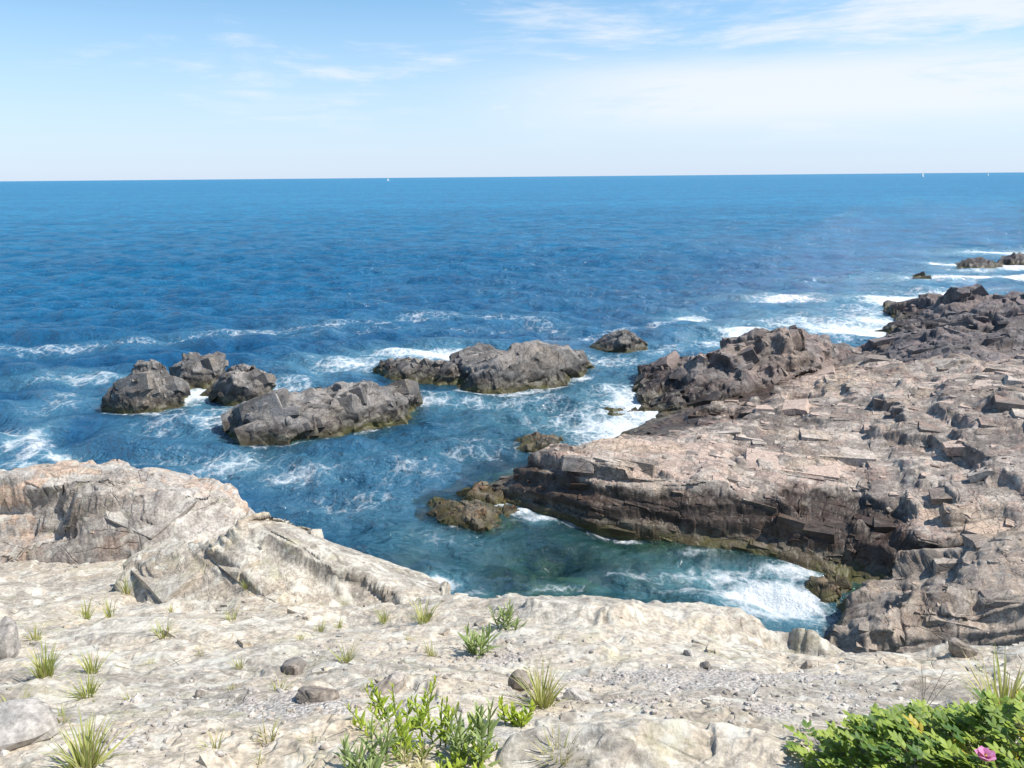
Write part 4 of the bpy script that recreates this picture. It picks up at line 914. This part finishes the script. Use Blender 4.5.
# gravel
gv, gf, gt = [], [], []; off = 0; rg = np.random.default_rng(5)
base = [stone_mesh(1, .8, .6, 40 + k, 7, 5) for k in range(5)]
SW = [(aty(a, b, Y)[:2], rx, ry, s) for a, b, Y, rx, ry, s in SOILZ]
cnt = 0
while cnt < 2400:
    c, rx, ry, s = SW[rg.integers(len(SW))]
    x, y = c + rg.normal(size=2) * np.array([rx, ry]) * .62
    q = drop(x, y)
    cnt += 1
    if q is None or q.z < 3.5: continue
    sz_ = .003 + .013 * rg.random() ** 4 + (.018 * rg.random() if rg.random() < .05 else 0)
    v, f = base[rg.integers(5)]; a = rg.uniform(0, 6.28); ca, sa = math.cos(a), math.sin(a)
    v2 = np.stack([v[:, 0] * ca - v[:, 1] * sa, v[:, 0] * sa + v[:, 1] * ca, v[:, 2]], -1) * sz_ + np.array([x, y, q.z + sz_ * .25])
    gv.append(v2); gf.append(f + off); off += len(v2); gt.append(np.full(len(v2), rg.random()))
M_GRAV = rock_mat('gravel_grain', (.58, .54, .49), (.32, .29, .255), (.45, .37, .31), .4, bump=.3)
me = raw_mesh('gravel', np.concatenate(gv), np.concatenate(gf), M_GRAV, {'tone': np.concatenate(gt), 'crack': np.zeros(off)}, smooth=False)
o = link('gravel', me); set_props(o, 'loose pinkish grey gravel lying in the hollows of the ledge', 'gravel', None, 'stuff')

tick('stones')
# ------------------------------------------------------------------ sailboats near the horizon
M_SAIL = leaf_mat('sail_cloth', (.82, .82, .80), (.84, .84, .82), .3); M_HULL = plain_mat('white_hull', (.75, .76, .78), .3); M_MAST = plain_mat('mast_metal', (.6, .6, .6), .4)
def sailboat(px, D, hm, label, heading):
    d = ray(px, 176); xy = d[:2] / np.hypot(d[0], d[1]) * D
    t0 = empty('sailboat', (xy[0], xy[1], 0), label, 'sailboat', 'sailboats on the horizon'); t0.rotation_euler = (0, 0, heading)
    L = hm * .8; n = 9; V = []; 
    for i in range(n):
        t = i / (n - 1); w = L * .15 * math.sin(math.pi * min(.98, .12 + t * .86)) ** .7; x = (t - .5) * L
        V += [(x, -w, L * .11), (x, -w * .6, 0), (x, 0, -L * .05), (x, w * .6, 0), (x, w, L * .11), (x, 0, L * .12)]
    F = []
    for i in range(n - 1):
        for q in range(6): a = 6 * i + q; b = 6 * i + (q + 1) % 6; F.append((a, b, b + 6, a + 6))
    link('hull', raw_mesh('hull', V, F, M_HULL), t0)
    s = Strips(); s.tube([(.06 * L, 0, L * .1), (.06 * L, 0, hm)], .12, .5); s.tube([(.05 * L, 0, L * .22), (-.42 * L, .03 * L, L * .22)], .1, .5); s.build('mast', M_MAST, t0)
    def sail(nm, A, B, T, bel):
        A, B, T = map(np.array, (A, B, T)); V = []; k = 9; th = .05
        for i in range(k):
            for j in range(k):
                u = i / (k - 1); v = j / (k - 1); pnt = A * (1 - u) * (1 - v) + B * u * (1 - v) + T * v
                pnt = pnt + np.array([0, bel * math.sin(math.pi * u) * (1 - v) * math.sin(math.pi * min(1, v + .15)), 0]); V.append(pnt)
        nf = grid_faces(k, k); V = np.array(V); V2 = V + np.array([0, th, 0])
        link(nm, raw_mesh(nm, np.concatenate([V, V2]), np.concatenate([nf, nf[:, ::-1] + k * k]), M_SAIL), t0)
    sail('mainsail', (.05 * L, 0, L * .24), (-.42 * L, .03 * L, L * .24), (.05 * L, 0, hm * .98), .35)
    sail('jib', (.46 * L, 0, L * .15), (.1 * L, .05 * L, L * .2), (.07 * L, 0, hm * .85), .3)
sailboat(923, 1900, 14.5, 'tallest white sailboat on the horizon near the right edge', .8)
sailboat(988, 2300, 9, 'small white sailboat on the horizon at the far right', .6)
sailboat(388, 2000, 9, 'lone white sailboat on the horizon left of centre', .7)

# ------------------------------------------------------------------ sky, sun, render
SUN_EL, SUN_AZ = math.radians(54), math.radians(96)        # azimuth clockwise from the view direction (+Y)
w = bpy.data.worlds.new('World'); scene.world = w; w.use_nodes = True; t = NT(w.node_tree)
sky = t.n('ShaderNodeTexSky', sky_type='NISHITA', sun_disc=False, sun_elevation=SUN_EL, sun_rotation=SUN_AZ, altitude=10, air_density=1.0, dust_density=.35, ozone_density=2.5)
dirv = t.n('ShaderNodeTexCoord').outputs['Generated']
sp = t.n('ShaderNodeSeparateXYZ', i={0: dirv}); dx, dy, dz = sp.outputs
az = t.m('ARCTAN2', dx, dy); el = t.m('ARCSINE', t.m('MAXIMUM', t.m('MINIMUM', dz, 1.0), -1.0))
cv_ = t.n('ShaderNodeCombineXYZ', i={0: az, 1: t.m('MULTIPLY', el, 4.2), 2: 0.0}).outputs[0]
wisp = t.noise(t.map(cv_, (0, 0, .10), (1, 1, 1), (3.3, 1.2, 0)), 3.2, 8, .62, .6)
fine = t.noise(t.map(cv_, (0, 0, .12), (1, 2.0, 1), (1.3, 4.2, 0)), 9, 7, .66, .5)
cl = t.m('ADD', t.m('MULTIPLY', wisp, .7), t.m('MULTIPLY', fine, .3))
bias = t.ss(az, -.75, .5, -.05, .10)
band = t.m('MULTIPLY', t.ss(el, .02, .07), t.ss(el, .5, .9, 1, 0))
cm = t.m('MULTIPLY', t.ss(t.m('ADD', cl, bias), .50, .74), band)
bank = t.m('MULTIPLY', t.m('MULTIPLY', t.ss(el, .03, .08), t.ss(el, .105, .15, 1, 0)), t.ss(az, -.15, .25))
cm = t.m('MAXIMUM', cm, t.m('MULTIPLY', bank, t.ss(cl, .28, .5)))
hz_ = t.ss(el, -.02, .25, 1, 0)
skyc = t.mix(1.0, sky.outputs[0], (.78, 1.03, 1.12), 'MULTIPLY')
skyc = t.mix(t.m('MULTIPLY', hz_, .8), skyc, (4.7, 5.35, 6.8))
skyc = t.mix(t.m('MULTIPLY', cm, .88), skyc, (6.0, 6.3, 6.9))
bg = t.n('ShaderNodeBackground', i={0: skyc, 1: .1}); t.n('ShaderNodeOutputWorld', i={0: bg.outputs[0]})
sd = bpy.data.lights.new('sun', 'SUN'); sd.energy = 4.2; sd.angle = math.radians(.5); sd.color = (1, .955, .89)
so_ = bpy.data.objects.new('sun', sd); C.objects.link(so_)
v = Vector((math.sin(SUN_AZ) * math.cos(SUN_EL), math.cos(SUN_AZ) * math.cos(SUN_EL), math.sin(SUN_EL)))
so_.rotation_euler = v.to_track_quat('Z', 'Y').to_euler(); so_.location = (20, 10, 30)
scene.view_settings.view_transform = 'Standard'; scene.view_settings.look = 'None'; scene.view_settings.gamma = 1; scene.view_settings.exposure = .6
scene.render.engine = 'CYCLES'; scene.cycles.use_denoising = True
scene.cycles.diffuse_bounces = 2; scene.cycles.glossy_bounces = 2; scene.cycles.max_bounces = 4; scene.cycles.transparent_max_bounces = 8; scene.cycles.caustics_reflective = False; scene.cycles.caustics_refractive = False
